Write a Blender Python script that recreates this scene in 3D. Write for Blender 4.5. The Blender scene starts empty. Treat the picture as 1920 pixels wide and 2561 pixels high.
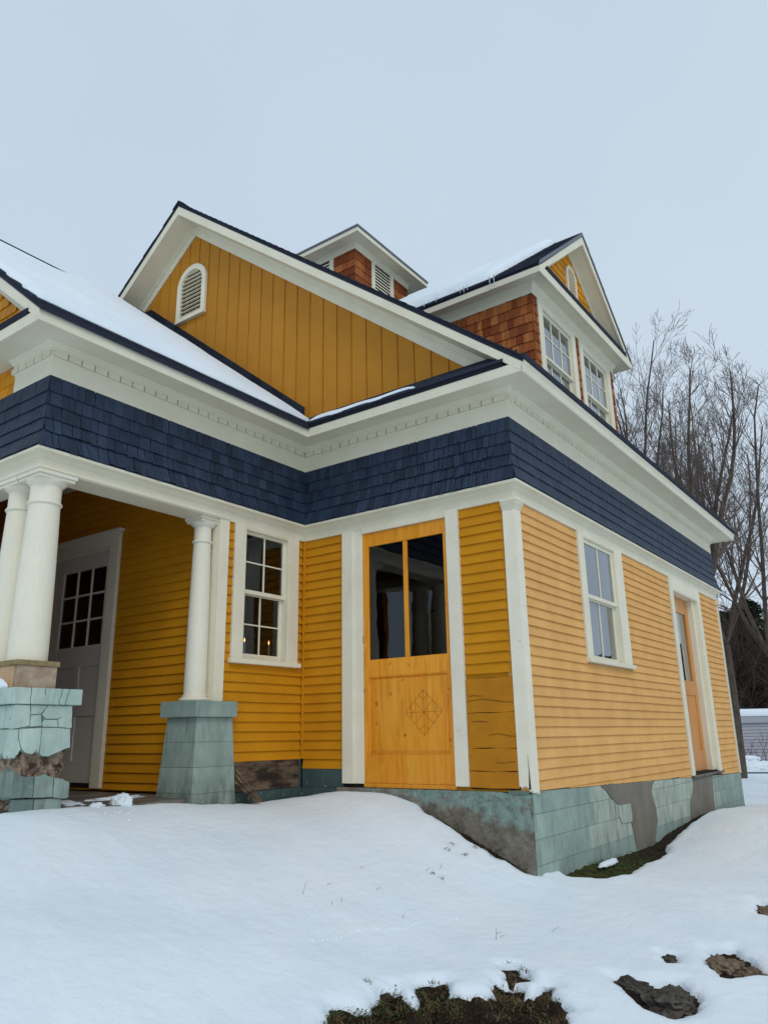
import bpy, math, random
import numpy as np
from mathutils import Vector, Matrix
random.seed(7); rng = np.random.default_rng(7)
S = bpy.context.scene
COL = S.collection

# ------------------------------------------------------------------ camera
CP = dict(X=3.2738, Y=-6.7693, Z=.4888, yaw=.6260, pitch=.2849, roll=-.0174, f=1905.945)
cy, sy = math.cos(CP['yaw']), math.sin(CP['yaw']); cp, sp = math.cos(CP['pitch']), math.sin(CP['pitch'])
cF = Vector((-sy*cp, cy*cp, sp)); cR = Vector((cy, sy, 0)); cU = cR.cross(cF)
cr, sr = math.cos(CP['roll']), math.sin(CP['roll'])
R2 = cR*cr + cU*sr; U2 = -cR*sr + cU*cr
cam_d = bpy.data.cameras.new('camera'); cam = bpy.data.objects.new('camera', cam_d); COL.objects.link(cam)
cam.matrix_world = Matrix(((R2.x, U2.x, -cF.x, CP['X']), (R2.y, U2.y, -cF.y, CP['Y']), (R2.z, U2.z, -cF.z, CP['Z']), (0, 0, 0, 1)))
cam_d.sensor_fit = 'VERTICAL'; cam_d.sensor_height = 24; cam_d.lens = 24*CP['f']/2561
cam_d.clip_start = .05; cam_d.clip_end = 1500
S.camera = cam

# ------------------------------------------------------------------ light (overcast)
SUN_EL, SUN_AZ = math.radians(42), math.radians(128)     # azimuth from +Y towards +X
w = bpy.data.worlds.new('World'); S.world = w; w.use_nodes = True
nt = w.node_tree; nt.nodes.clear()
sky = nt.nodes.new('ShaderNodeTexSky'); sky.sky_type = 'NISHITA'; sky.sun_disc = False
sky.sun_elevation = SUN_EL; sky.sun_rotation = SUN_AZ; sky.dust_density = 4; sky.air_density = 1.0
skm = nt.nodes.new('ShaderNodeVectorMath'); skm.operation = 'SCALE'; skm.inputs['Scale'].default_value = .10
tc = nt.nodes.new('ShaderNodeTexCoord'); nz = nt.nodes.new('ShaderNodeTexNoise'); nz.inputs['Scale'].default_value = 1.6; nz.inputs['Detail'].default_value = 3
cl = nt.nodes.new('ShaderNodeValToRGB')
cl.color_ramp.elements[0].position = .3; cl.color_ramp.elements[0].color = (.565, .685, .815, 1)
cl.color_ramp.elements[1].position = .7; cl.color_ramp.elements[1].color = (.63, .74, .85, 1)
mx = nt.nodes.new('ShaderNodeMix'); mx.data_type = 'RGBA'; mx.inputs[0].default_value = .93
bg = nt.nodes.new('ShaderNodeBackground'); out = nt.nodes.new('ShaderNodeOutputWorld'); bg.inputs[1].default_value = 1.0
L = nt.links
L.new(sky.outputs[0], skm.inputs[0]); L.new(tc.outputs['Generated'], nz.inputs['Vector']); L.new(nz.outputs[0], cl.inputs[0])
L.new(skm.outputs[0], mx.inputs[6]); L.new(cl.outputs[0], mx.inputs[7]); L.new(mx.outputs[2], bg.inputs[0]); L.new(bg.outputs[0], out.inputs[0])
sd = bpy.data.lights.new('sun', 'SUN'); so = bpy.data.objects.new('sun', sd); COL.objects.link(so)
sd.energy = .80; sd.angle = math.radians(28); sd.color = (1, .96, .9)
so.rotation_euler = Vector((-math.sin(SUN_AZ)*math.cos(SUN_EL), -math.cos(SUN_AZ)*math.cos(SUN_EL), -math.sin(SUN_EL))).to_track_quat('-Z', 'Y').to_euler()
S.view_settings.view_transform = 'Standard'; S.view_settings.look = 'None'; S.view_settings.gamma = 1; S.view_settings.exposure = 0
S.view_settings.use_curve_mapping = False
S.render.engine = 'CYCLES'

# ------------------------------------------------------------------ materials
class MT:
    def __init__(s, name, rough=.7, spec=.3):
        s.m = bpy.data.materials.new(name); s.m.use_nodes = True; s.t = s.m.node_tree
        s.b = s.t.nodes['Principled BSDF']; s.b.inputs['Roughness'].default_value = rough
        s.b.inputs['Specular IOR Level'].default_value = spec*.7
        s.tc = s.t.nodes.new('ShaderNodeTexCoord')
    def N(s, t, **k):
        n = s.t.nodes.new('ShaderNode'+t)
        for a, b in k.items(): setattr(n, a, b)
        return n
    def link(s, a, b): s.t.links.new(a, b)
    def noise(s, scale, detail=4, rough=.55, st=(1, 1, 1), loc=(0, 0, 0), dist=0):
        mp = s.N('Mapping'); mp.inputs['Scale'].default_value = st; mp.inputs['Location'].default_value = loc
        s.link(s.tc.outputs['Object'], mp.inputs[0])
        n = s.N('TexNoise'); n.inputs['Scale'].default_value = scale; n.inputs['Detail'].default_value = detail; n.inputs['Roughness'].default_value = rough
        n.inputs['Distortion'].default_value = dist
        s.link(mp.outputs[0], n.inputs['Vector']); return n.outputs[0]
    def ramp(s, v, p0, p1, c0=(0, 0, 0, 1), c1=(1, 1, 1, 1)):
        r = s.N('ValToRGB'); e = r.color_ramp.elements
        e[0].position, e[1].position = p0, p1; e[0].color = tuple(c0)[:3]+(1,); e[1].color = tuple(c1)[:3]+(1,)
        s.link(v, r.inputs[0]); return r.outputs[0]
    def mix(s, f, a, b, mode='MIX'):
        n = s.N('Mix', data_type='RGBA', blend_type=mode)
        for v, i in ((f, 0), (a, 6), (b, 7)):
            if isinstance(v, (int, float)): n.inputs[i].default_value = v
            elif isinstance(v, tuple): n.inputs[i].default_value = v[:3]+(1,)
            else: s.link(v, n.inputs[i])
        return n.outputs[2]
    def rnd(s):
        return s.N('ObjectInfo').outputs['Random']
    def z(s):
        g = s.N('NewGeometry'); x = s.N('SeparateXYZ'); s.link(g.outputs['Position'], x.inputs[0]); return x.outputs
    def val(s, c, lo, hi, v=None):
        h = s.N('HueSaturation'); mr = s.N('MapRange'); mr.inputs[3].default_value = lo; mr.inputs[4].default_value = hi
        s.link(v if v is not None else s.rnd(), mr.inputs[0]); s.link(mr.outputs[0], h.inputs['Value'])
        if isinstance(c, tuple): h.inputs['Color'].default_value = c[:3]+(1,)
        else: s.link(c, h.inputs['Color'])
        return h.outputs[0]
    def bump(s, h, st=.3, d=.01):
        b = s.N('Bump'); b.inputs['Strength'].default_value = st; b.inputs['Distance'].default_value = d
        s.link(h, b.inputs['Height']); s.link(b.outputs[0], s.b.inputs['Normal'])
    def color(s, c):
        if isinstance(c, tuple): s.b.inputs['Base Color'].default_value = c[:3]+(1,)
        else: s.link(c, s.b.inputs['Base Color'])

def paint(name, col, dark, rough=.6, grain=.15, st=(1, 1, 8), wear=None):
    m = MT(name, rough); n1 = m.noise(3, 5); n2 = m.noise(14, 6, .65, st)
    c = m.mix(m.ramp(n1, .35, .7), dark, col); c = m.mix(m.ramp(n2, .3, .62, (.82, .82, .82), (1, 1, 1)), (0, 0, 0), c) if False else c
    f = m.ramp(n2, .32, .60, (.93, .93, .93), (1.0, 1.0, 1.0)); c = m.mix(1.0, c, f, 'MULTIPLY')
    c = m.val(c, .96, 1.03)
    if wear:
        sp_ = m.ramp(m.noise(60, 3, .7, (1, 1, 1)), .70, .73); c = m.mix(sp_, c, wear); s2_ = m.ramp(m.noise(17, 2, .5, (1, 1, 1.6)), .735, .76, (0, 0, 0), (.6, .6, .6)); c = m.mix(s2_, c, wear)
    m.color(c); m.bump(n2, grain, .006); return m.m
M = {}
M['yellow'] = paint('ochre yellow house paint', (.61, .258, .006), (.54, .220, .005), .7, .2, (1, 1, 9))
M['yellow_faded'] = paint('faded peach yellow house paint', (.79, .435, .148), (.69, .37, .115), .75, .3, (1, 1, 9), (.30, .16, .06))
M['yellow_new'] = paint('fresh ochre board paint', (.52, .218, .016), (.475, .195, .014), .6, .05, (9, 9, 1))
M['log_paint'] = paint('weathered ochre log paint', (.56, .225, .010), (.44, .170, .008), .7, .5, (.5, .5, 9), (.10, .045, .01))
M['white'] = paint('white trim paint', (.80, .75, .585), (.745, .69, .53), .55, .03, (9, 9, 1.0))
M['white_worn'] = paint('worn white post paint', (.86, .81, .66), (.78, .72, .57), .6, .25, (14, 14, .6), (.45, .40, .32))
M['column'] = paint('white column paint', (.81, .765, .62), (.77, .72, .575), .5, .02, (9, 9, .6))
M['door_grey'] = paint('grey white door paint', (.66, .63, .54), (.62, .59, .50), .5, .05)

m = MT('navy shingle paint', .55, .35)
c = m.val(m.mix(m.ramp(m.noise(5, 4), .3, .7), (.015, .026, .050), (.025, .041, .073)), .7, 1.35)
g = m.noise(30, 6, .7, (1, 1, .12)); m.color(m.mix(1.0, c, m.ramp(g, .25, .65, (.75, .75, .75), (1.1, 1.1, 1.1)), 'MULTIPLY')); m.bump(g, .45, .006); M['navy'] = m.m
m = MT('cedar shingle', .75, .15)
r = m.rnd(); cc = m.N('ValToRGB'); e = cc.color_ramp.elements
e[0].position = 0; e[0].color = (.20, .045, .016, 1); e[1].position = 1; e[1].color = (.52, .185, .052, 1); x = e.new(.5); x.color = (.36, .105, .028, 1)
m.link(r, cc.inputs[0]); g = m.noise(26, 6, .7, (1, 1, .1))
g2 = m.noise(9, 3, .6, (1.6, 1.6, .25)); c = m.mix(m.ramp(g2, .4, .66, (0, 0, 0), (.6, .6, .6)), cc.outputs[0], (.17, .05, .025))
m.color(m.mix(1.0, c, m.ramp(g, .25, .65, (.7, .7, .7), (1.1, 1.1, 1.1)), 'MULTIPLY')); m.bump(g, .4, .005); M['cedar'] = m.m
m = MT('ochre painted shingle', .6)
g = m.noise(30, 6, .7, (1, 1, .12)); m.color(m.mix(1.0, m.val((.72, .30, .012), .8, 1.1), m.ramp(g, .25, .65, (.85, .85, .85), (1.05, 1.05, 1.05)), 'MULTIPLY')); m.bump(g, .4, .005); M['yshingle'] = m.m
m = MT('asphalt roof shingle', .85, .2)
g = m.noise(220, 3, .8); m.color(m.val(m.mix(m.ramp(g, .35, .65), (.010, .013, .022), (.032, .038, .056)), .7, 1.3)); m.bump(g, .5, .003); M['asphalt'] = m.m
m = MT('grey metal drip edge', .4, .5); m.color((.10, .115, .14)); M['metal'] = m.m
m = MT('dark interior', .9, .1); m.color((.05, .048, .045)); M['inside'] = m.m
m = MT('varnished pine', .32, .5)
g = m.noise(7, 8, .62, (1, 1, .09), dist=.8); g3 = m.noise(2.2, 4, .6, (1.4, 1.4, .5)); kn = m.noise(11, 2, .5, (1, 1, .8), (3, 1, 2))
c = m.mix(m.ramp(g, .3, .7), (.72, .25, .014), (.84, .405, .048)); c = m.mix(m.ramp(g3, .35, .65, (0, 0, 0), (.5, .5, .5)), c, (.80, .27, .008))
c = m.mix(m.ramp(kn, .68, .74, (0, 0, 0), (.85, .85, .85)), c, (.33, .10, .010)); fg = m.noise(2.6, 6, .6, (5, 5, .55), (7, 2, 1), 1.6); c = m.mix(m.ramp(fg, .50, .60, (0, 0, 0), (.55, .55, .55)), c, (.62, .20, .006)); c = m.val(c, .93, 1.06)
m.color(c); m.bump(g, .06, .003); M['pine'] = m.m
m = MT('reddish varnished wood', .35, .5)
g = m.noise(7, 8, .62, (1, 1, .09), dist=.8); m.color(m.mix(m.ramp(g, .3, .7), (.52, .20, .045), (.68, .30, .075))); M['redwood'] = m.m
m = MT('carved line', .6); m.color((.30, .10, .012)); M['carve'] = m.m
m = MT('crack', .9); m.color((.02, .014, .010)); M['crack'] = m.m
def teal(name, dirt, base=(.29, .375, .325), lowz=None):
    m = MT(name, .75, .2); n1 = m.noise(4, 6, .6); n2 = m.noise(9, 6, .7, (1, 1, .25)); n3 = m.noise(40, 4, .7)
    c = m.mix(m.ramp(n1, .35, .68), (base[0]*.85, base[1]*.87, base[2]*.87), (base[0]*1.15, base[1]*1.1, base[2]*1.1))
    c = m.mix(m.ramp(n2, .50, .72, (0, 0, 0), (dirt, dirt, dirt)), c, (.10, .12, .10))
    chp = m.ramp(m.noise(13, 6, .7, (1, 1, 1), (5, 2, 8)), .62, .65, (0, 0, 0), (.75, .75, .75)); c = m.mix(chp, c, (.30, .275, .23))
    drp = m.ramp(m.noise(24, 4, .6, (1, 1, .06), (1, 7, 3)), .60, .72, (0, 0, 0), (.5, .5, .5)); c = m.mix(drp, c, (.10, .13, .11))
    if lowz:
        zz = m.N('Math', operation='ADD'); zm = m.N('MapRange'); zm.inputs[1].default_value = lowz[0]; zm.inputs[2].default_value = lowz[1]
        zm.inputs[3].default_value = .75; zm.inputs[4].default_value = 0
        m.link(m.z()[2], zm.inputs[0]); mu = m.N('Math', operation='MULTIPLY'); m.link(zm.outputs[0], mu.inputs[0]); m.link(m.ramp(m.noise(7, 6, .7, (1, 1, .3)), .35, .6), mu.inputs[1])
        c = m.mix(mu.outputs[0], c, (.055, .06, .05))
    m.color(m.val(c, .92, 1.08)); m.bump(n3, .25, .004); return m.m
M['teal'] = teal('teal painted stucco', .45); M['teal_pier'] = teal('teal pier stucco', .35, lowz=(-.1, .35))
M['teal_light'] = teal('chalky mint stucco', .30, (.43, .555, .49)); M['teal_pale'] = teal('pale weathered teal stucco', .7, (.40, .46, .39)); M['teal_dark'] = teal('dark damp teal stucco', 1.0, (.16, .22, .20))
M['teal_board'] = teal('dark teal sill board', .6, (.05, .085, .085))
m = MT('rough grey concrete', .9, .1); n1 = m.noise(8, 8, .7); n2 = m.noise(70, 5, .8)
c = m.mix(m.ramp(n1, .35, .65), (.13, .11, .085), (.25, .22, .18)); m.color(m.mix(m.ramp(n2, .62, .70), c, (.45, .42, .36))); m.bump(n2, .8, .01); M['concrete_rough'] = m.m
m = MT('smooth cement patch', .8, .2); n1 = m.noise(3, 6, .6); m.color(m.mix(m.ramp(n1, .3, .7), (.16, .145, .115), (.23, .205, .17))); m.bump(m.noise(20, 4), .1, .003); M['cement'] = m.m
# front foundation: teal flaking off towards the bottom to bare rubble concrete
m = MT('flaking teal foundation', .88, .1); zz = m.z(); n1 = m.noise(6, 8, .7); n2 = m.noise(60, 5, .8); n4 = m.noise(2.1, 3, .5)
sl = m.N('Math', operation='MULTIPLY_ADD'); sl.inputs[1].default_value = .16; m.link(zz[0], sl.inputs[0]); m.link(zz[2], sl.inputs[2])    # z + .16x
ad = m.N('Math', operation='MULTIPLY_ADD'); ad.inputs[1].default_value = .55; m.link(n1, ad.inputs[0]); m.link(sl.outputs[0], ad.inputs[2])
ad2 = m.N('Math', operation='MULTIPLY_ADD'); ad2.inputs[1].default_value = .35; m.link(n4, ad2.inputs[0]); m.link(ad.outputs[0], ad2.inputs[2])
ad3 = m.N('Math', operation='MULTIPLY_ADD'); ad3.inputs[1].default_value = .14; m.link(n2, ad3.inputs[0]); m.link(ad2.outputs[0], ad3.inputs[2]); mask = m.ramp(ad3.outputs[0], .125, .245)
c1 = m.mix(m.ramp(m.noise(12, 6, .7), .35, .7), (.17, .25, .22), (.30, .385, .335)); c1 = m.mix(m.ramp(m.noise(35, 5, .8), .6, .66), c1, (.10, .10, .085))
c2 = m.mix(m.ramp(n1, .3, .7), (.12, .10, .075), (.30, .265, .215)); c2 = m.mix(m.ramp(n2, .62, .7), c2, (.40, .37, .31))
chip = m.ramp(m.noise(16, 5, .65, (1, 1, 1), (4, 4, 4)), .56, .60); c1 = m.mix(chip, c1, c2); chip2 = m.ramp(m.noise(13, 5, .65, (1, 1, 1), (9, 1, 4)), .60, .64, (0, 0, 0), (.7, .7, .7)); c2 = m.mix(chip2, c2, (.20, .27, .24)); m.color(m.mix(mask, c2, c1)); m.bump(n2, .8, .012); M['found_front'] = m.m
m = MT('crumbling rubble', .95, .05); n1 = m.noise(9, 8, .75); n2 = m.noise(45, 6, .8)
c = m.mix(m.ramp(n1, .42, .55), (.10, .07, .045), (.52, .38, .29)); m.color(m.mix(m.ramp(n2, .35, .5, (.6, .6, .6), (0, 0, 0)), c, (.08, .055, .035))); m.bump(n2, 1, .02); M['rubble'] = m.m
m = MT('sandstone brick', .85, .15); n1 = m.noise(10, 7, .7); m.color(m.mix(m.ramp(n1, .35, .65), (.30, .20, .135), (.46, .36, .27))); m.bump(m.noise(50, 5, .7), .5, .005); M['sandstone'] = m.m
m = MT('orange bare wood', .8, .1); n1 = m.noise(10, 7, .7, (1, 1, .3)); m.color(m.mix(m.ramp(n1, .35, .65), (.42, .22, .09), (.55, .42, .28))); M['orange_wood'] = m.m
m = MT('moss brown wood edge', .9, .1); n1 = m.noise(14, 7, .7); m.color(m.mix(m.ramp(n1, .35, .65), (.20, .15, .07), (.33, .26, .14))); M['mosswood'] = m.m
m = MT('charred old plank', .85, .15); n1 = m.noise(3, 6, .6, (1, 1, 3)); n2 = m.noise(22, 6, .7, (.15, .15, 1))
c = m.mix(m.ramp(n2, .3, .7), (.07, .045, .03), (.21, .15, .10)); m.color(m.mix(m.ramp(n1, .45, .6, (0, 0, 0), (.85, .85, .85)), c, (.018, .015, .013))); m.bump(n2, .6, .006); M['plank'] = m.m
m = MT('porch floor concrete', .5, .4); n1 = m.noise(2.5, 6, .6); m.color(m.mix(m.ramp(n1, .4, .6), (.06, .052, .042), (.17, .155, .13))); M['porch'] = m.m
m = MT('snow', .75, .15); n1 = m.noise(1.2, 5, .55); n2 = m.noise(9, 5, .6); n3 = m.noise(90, 3, .7)
c = m.mix(m.ramp(n1, .35, .65), (.725, .805, .865), (.79, .85, .895)); m.color(c)
am = m.N('Math', operation='MULTIPLY_ADD'); am.inputs[1].default_value = .18; m.link(n3, am.inputs[0]); m.link(n2, am.inputs[2]); n5 = m.noise(2.6, 4, .55, (1, .45, 1), (3, 3, 3)); a5 = m.N('Math', operation='MULTIPLY_ADD'); a5.inputs[1].default_value = 1.6; m.link(n5, a5.inputs[0]); m.link(am.outputs[0], a5.inputs[2]); m.bump(a5.outputs[0], .36, .04)
m.b.inputs['Subsurface Weight'].default_value = .0; M['snow'] = m.m
m = MT('wet soil', .9, .15); n1 = m.noise(7, 6, .7); n2 = m.noise(45, 5, .8); c = m.mix(m.ramp(n1, .3, .7), (.012, .009, .007), (.055, .038, .026))
zz = m.z(); yr = m.N('MapRange'); yr.inputs[1].default_value = .1; yr.inputs[2].default_value = .5; m.link(zz[1], yr.inputs[0])
yr2 = m.N('MapRange'); yr2.inputs[1].default_value = 2.4; yr2.inputs[2].default_value = 1.6; m.link(zz[1], yr2.inputs[0])
mm = m.N('Math', operation='MULTIPLY'); m.link(yr.outputs[0], mm.inputs[0]); m.link(yr2.outputs[0], mm.inputs[1])
m3 = m.N('Math', operation='MULTIPLY'); m.link(mm.outputs[0], m3.inputs[0]); m.link(m.ramp(m.noise(11, 5, .7), .42, .55), m3.inputs[1])
m.color(m.mix(m3.outputs[0], c, (.065, .08, .016))); m.bump(n2, 1, .02); M['soil'] = m.m
m = MT('bark', .9, .1); n1 = m.noise(12, 5, .7, (1, 1, .3)); m.color(m.mix(m.ramp(n1, .3, .7), (.055, .042, .034), (.14, .112, .09))); M['bark'] = m.m
m = MT('twig', .85, .1); m.color(m.val((.15, .12, .105), .85, 1.15)); M['twig'] = m.m
m = MT('thicket twig', .85, .1); m.color(m.mix(m.ramp(m.noise(.8, 3), .35, .65), (.10, .08, .065), (.055, .042, .033))); M['thicket'] = m.m
m = MT('conifer needles', .8, .2); m.color(m.mix(m.ramp(m.noise(.9, 4), .35, .65), (.010, .018, .009), (.032, .048, .022))); M['needle'] = m.m
m = MT('wooded hill', .95, 0); m.color(m.mix(m.ramp(m.noise(.15, 6, .7), .35, .65), (.020, .022, .026), (.042, .045, .052))); M['hill'] = m.m
m = MT('lilac grey siding', .7); m.color(m.val((.34, .34, .37), .95, 1.05)); M['lilac'] = m.m
m = MT('road wet', .4, .4); m.color((.09, .09, .095)); M['road'] = m.m
m = MT('dry grass', .9, .1); m.color(m.mix(m.ramp(m.noise(9, 3), .35, .65), (.24, .165, .09), (.055, .035, .020))); M['dry'] = m.m
m = MT('green weed', .7, .2); m.color(m.mix(m.ramp(m.noise(15, 3), .35, .65), (.035, .065, .018), (.07, .10, .03))); M['weed'] = m.m
m = MT('rock', .85, .2); n1 = m.noise(5, 6, .7); n2 = m.noise(28, 6, .75); c = m.mix(m.ramp(n1, .35, .65), (.045, .038, .032), (.16, .14, .115))
m.color(m.mix(m.ramp(n2, .3, .6, (.7, .7, .7), (0, 0, 0)), c, (.03, .027, .022))); m.bump(n2, .9, .012); M['rock'] = m.m
m = MT('tan rock', .85, .2); n1 = m.noise(5, 6, .7); n2 = m.noise(28, 6, .75); c = m.mix(m.ramp(n1, .35, .65), (.14, .10, .07), (.30, .215, .15))
m.color(m.mix(m.ramp(n2, .3, .6, (.6, .6, .6), (0, 0, 0)), c, (.07, .05, .035))); m.bump(n2, .9, .012); M['rock_tan'] = m.m
m = MT('candle wax', .5, .4); m.color((.75, .72, .62)); M['wax'] = m.m
m = MT('flame'); m.b.inputs['Emission Color'].default_value = (1, .42, .10, 1); m.b.inputs['Emission Strength'].default_value = 6; M['flame'] = m.m
m = MT('ice', .08, .5); m.b.inputs['Transmission Weight'].default_value = .7; m.b.inputs['IOR'].default_value = 1.31; m.color((.85, .9, .95)); M['ice'] = m.m
m = MT('curtain', .9, .1); m.color(m.mix(m.ramp(m.noise(6, 3, .5, (6, 6, .3)), .3, .7), (.25, .26, .27), (.55, .56, .57))); M['curtain'] = m.m
# glass: see-through sheet with a sharp reflection
def glass(name, refl=1.0, tint=(.8, .85, .85)):
    g = bpy.data.materials.new(name); g.use_nodes = True; t = g.node_tree; t.nodes.clear()
    o = t.nodes.new('ShaderNodeOutputMaterial'); tr = t.nodes.new('ShaderNodeBsdfTransparent'); tr.inputs[0].default_value = tint+(1,)
    gl = t.nodes.new('ShaderNodeBsdfGlossy'); gl.inputs['Roughness'].default_value = .012; gl.inputs[0].default_value = (.92, .95, 1, 1)
    fr = t.nodes.new('ShaderNodeFresnel'); fr.inputs[0].default_value = 1.62
    no = t.nodes.new('ShaderNodeTexNoise'); no.inputs['Scale'].default_value = 2.2; tco = t.nodes.new('ShaderNodeTexCoord'); t.links.new(tco.outputs['Object'], no.inputs['Vector'])
    bu = t.nodes.new('ShaderNodeBump'); bu.inputs['Strength'].default_value = .04; bu.inputs['Distance'].default_value = .05; t.links.new(no.outputs[0], bu.inputs['Height'])
    t.links.new(bu.outputs[0], gl.inputs['Normal'])
    mu = t.nodes.new('ShaderNodeMath'); mu.operation = 'MULTIPLY'; mu.inputs[1].default_value = refl; mu.use_clamp = True
    ms = t.nodes.new('ShaderNodeMixShader'); L = t.links
    L.new(fr.outputs[0], mu.inputs[0]); L.new(mu.outputs[0], ms.inputs[0]); L.new(tr.outputs[0], ms.inputs[1]); L.new(gl.outputs[0], ms.inputs[2]); L.new(ms.outputs[0], o.inputs[0])
    return g
M['glass'] = glass('window glass', 2.1); M['glass_dark'] = glass('door glass', 1.0, (.55, .6, .62))

# ------------------------------------------------------------------ mesh helpers
def link(o, parent=None):
    COL.objects.link(o)
    if parent is not None: o.parent = parent
    return o
def tag(o, label=None, cat=None, group=None, kind=None):
    if label: o['label'] = label
    if cat: o['category'] = cat
    if group: o['group'] = group
    if kind: o['kind'] = kind
    return o
def empty(name, parent=None, loc=(0, 0, 0)):
    o = bpy.data.objects.new(name, None); o.empty_display_size = .2; link(o, parent); o.location = loc; return o
class FR:                       # a wall frame: origin, along-axis U, outward normal N
    def __init__(s, o, U, N): s.o, s.U, s.N = Vector(o), Vector(U), Vector(N)
    def __call__(s, u, z, d): return s.o + s.U*u + s.N*d + Vector((0, 0, z))
class MB:
    def __init__(s): s.v = []; s.f = []
    def add(s, vs, fs):
        b = len(s.v); s.v += [tuple(x) for x in vs]; s.f += [tuple(i+b for i in f) for f in fs]
    def hexa(s, p):             # 8 points: bottom ring 0-3, top ring 4-7
        s.add(p, [(0, 3, 2, 1), (4, 5, 6, 7), (0, 1, 5, 4), (1, 2, 6, 5), (2, 3, 7, 6), (3, 0, 4, 7)])
    def wbox(s, F, u0, u1, z0, z1, d0, d1):
        s.hexa([F(u0, z0, d0), F(u1, z0, d0), F(u1, z0, d1), F(u0, z0, d1), F(u0, z1, d0), F(u1, z1, d0), F(u1, z1, d1), F(u0, z1, d1)])
    def box(s, a, b):
        s.hexa([(a[0], a[1], a[2]), (b[0], a[1], a[2]), (b[0], b[1], a[2]), (a[0], b[1], a[2]), (a[0], a[1], b[2]), (b[0], a[1], b[2]), (b[0], b[1], b[2]), (a[0], b[1], b[2])])
    def wpoly(s, F, pts, d0, d1):   # extruded polygon in the wall plane
        n = len(pts); s.add([F(u, z, d0) for u, z in pts]+[F(u, z, d1) for u, z in pts],
              [tuple(range(n-1, -1, -1)), tuple(range(n, 2*n))]+[(i, (i+1) % n, n+(i+1) % n, n+i) for i in range(n)])
    def prism(s, pts, axis, a, b):  # pts in the other two axes
        def P(p, t): return {'x': (t, p[0], p[1]), 'y': (p[0], t, p[1]), 'z': (p[0], p[1], t)}[axis]
        n = len(pts); s.add([P(p, a) for p in pts]+[P(p, b) for p in pts],
              [tuple(range(n-1, -1, -1)), tuple(range(n, 2*n))]+[(i, (i+1) % n, n+(i+1) % n, n+i) for i in range(n)])
    def lathe(s, c, prof, n=32):
        vs = []; k = len(prof)
        for r, z in prof:
            for i in range(n):
                a = 2*math.pi*i/n; vs.append((c[0]+r*math.cos(a), c[1]+r*math.sin(a), z))
        fs = [(j*n+i, j*n+(i+1) % n, (j+1)*n+(i+1) % n, (j+1)*n+i) for j in range(k-1) for i in range(n)]
        fs += [tuple(range(n-1, -1, -1)), tuple(range((k-1)*n, k*n))]
        s.add(vs, fs)
    def tube(s, p, q, r0, r1, n=5):
        p, q = Vector(p), Vector(q); d = (q-p)
        if d.length < 1e-6: return
        d.normalize(); a = d.orthogonal().normalized(); b = d.cross(a)
        vs = [c+(a*math.cos(2*math.pi*i/n)+b*math.sin(2*math.pi*i/n))*r for c, r in ((p, r0), (q, r1)) for i in range(n)]
        s.add(vs, [(i, (i+1) % n, n+(i+1) % n, n+i) for i in range(n)]+[tuple(range(n-1, -1, -1)), tuple(range(n, 2*n))])
    def mesh(s, name, mat, smooth=False):
        me = bpy.data.meshes.new(name); me.from_pydata(s.v, [], s.f); me.materials.append(mat)
        if smooth: me.polygons.foreach_set('use_smooth', [True]*len(me.polygons))
        me.update(); return me
    def build(s, name, mat, parent=None, smooth=False, bevel=0, fix=True):
        me = s.mesh(name, mat, smooth)
        if fix and len(s.f) < 4000:
            import bmesh
            bm = bmesh.new(); bm.from_mesh(me); bmesh.ops.recalc_face_normals(bm, faces=bm.faces); bm.to_mesh(me); bm.free()
        o = bpy.data.objects.new(name, me); link(o, parent)
        if bevel:
            b = o.modifiers.new('bevel', 'BEVEL'); b.width = bevel; b.segments = 2; b.limit_method = 'ANGLE'; b.angle_limit = math.radians(40)
        if smooth:
            pass
        return o
def bx(name, mat, parent, F, *a, bevel=.003, **k):
    m = MB(); m.wbox(F, *a); return m.build(name, mat, parent, bevel=bevel)
def run_profile(mb, path, prof, ends=True):   # path: plan polyline, outward = left normal; prof: closed loop of (off, z)
    n = len(path); offs = []
    for i, p in enumerate(path):
        ns = []
        if i > 0: d = Vector(path[i])-Vector(path[i-1]); d.normalize(); ns.append(Vector((-d.y, d.x)))
        if i < n-1: d = Vector(path[i+1])-Vector(path[i]); d.normalize(); ns.append(Vector((-d.y, d.x)))
        offs.append(ns[0] if len(ns) == 1 else (ns[0]+ns[1])/(1+ns[0].dot(ns[1])))
    k = len(prof); vs = [(p[0]+m.x*o, p[1]+m.y*o, z) for p, m in zip(path, offs) for o, z in prof]
    fs = [(i*k+j, i*k+(j+1) % k, (i+1)*k+(j+1) % k, (i+1)*k+j) for i in range(n-1) for j in range(k)]
    fs += [tuple(range(k-1, -1, -1)), tuple(range((n-1)*k, n*k))]
    mb.add(vs, fs)

def jag(P, amp=.004, step=.03):
    out = []; n = len(P)
    for i in range(n):
        a, b = P[i], P[(i+1) % n]; L_ = math.hypot(b[0]-a[0], b[1]-a[1]); k = max(1, int(L_/step)); nx, nz_ = -(b[1]-a[1])/max(L_, 1e-6), (b[0]-a[0])/max(L_, 1e-6)
        for j in range(k):
            t = j/k; q = random.uniform(-amp, amp)*(j > 0); out.append((a[0]+(b[0]-a[0])*t+nx*q, a[1]+(b[1]-a[1])*t+nz_*q))
    return out
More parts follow.
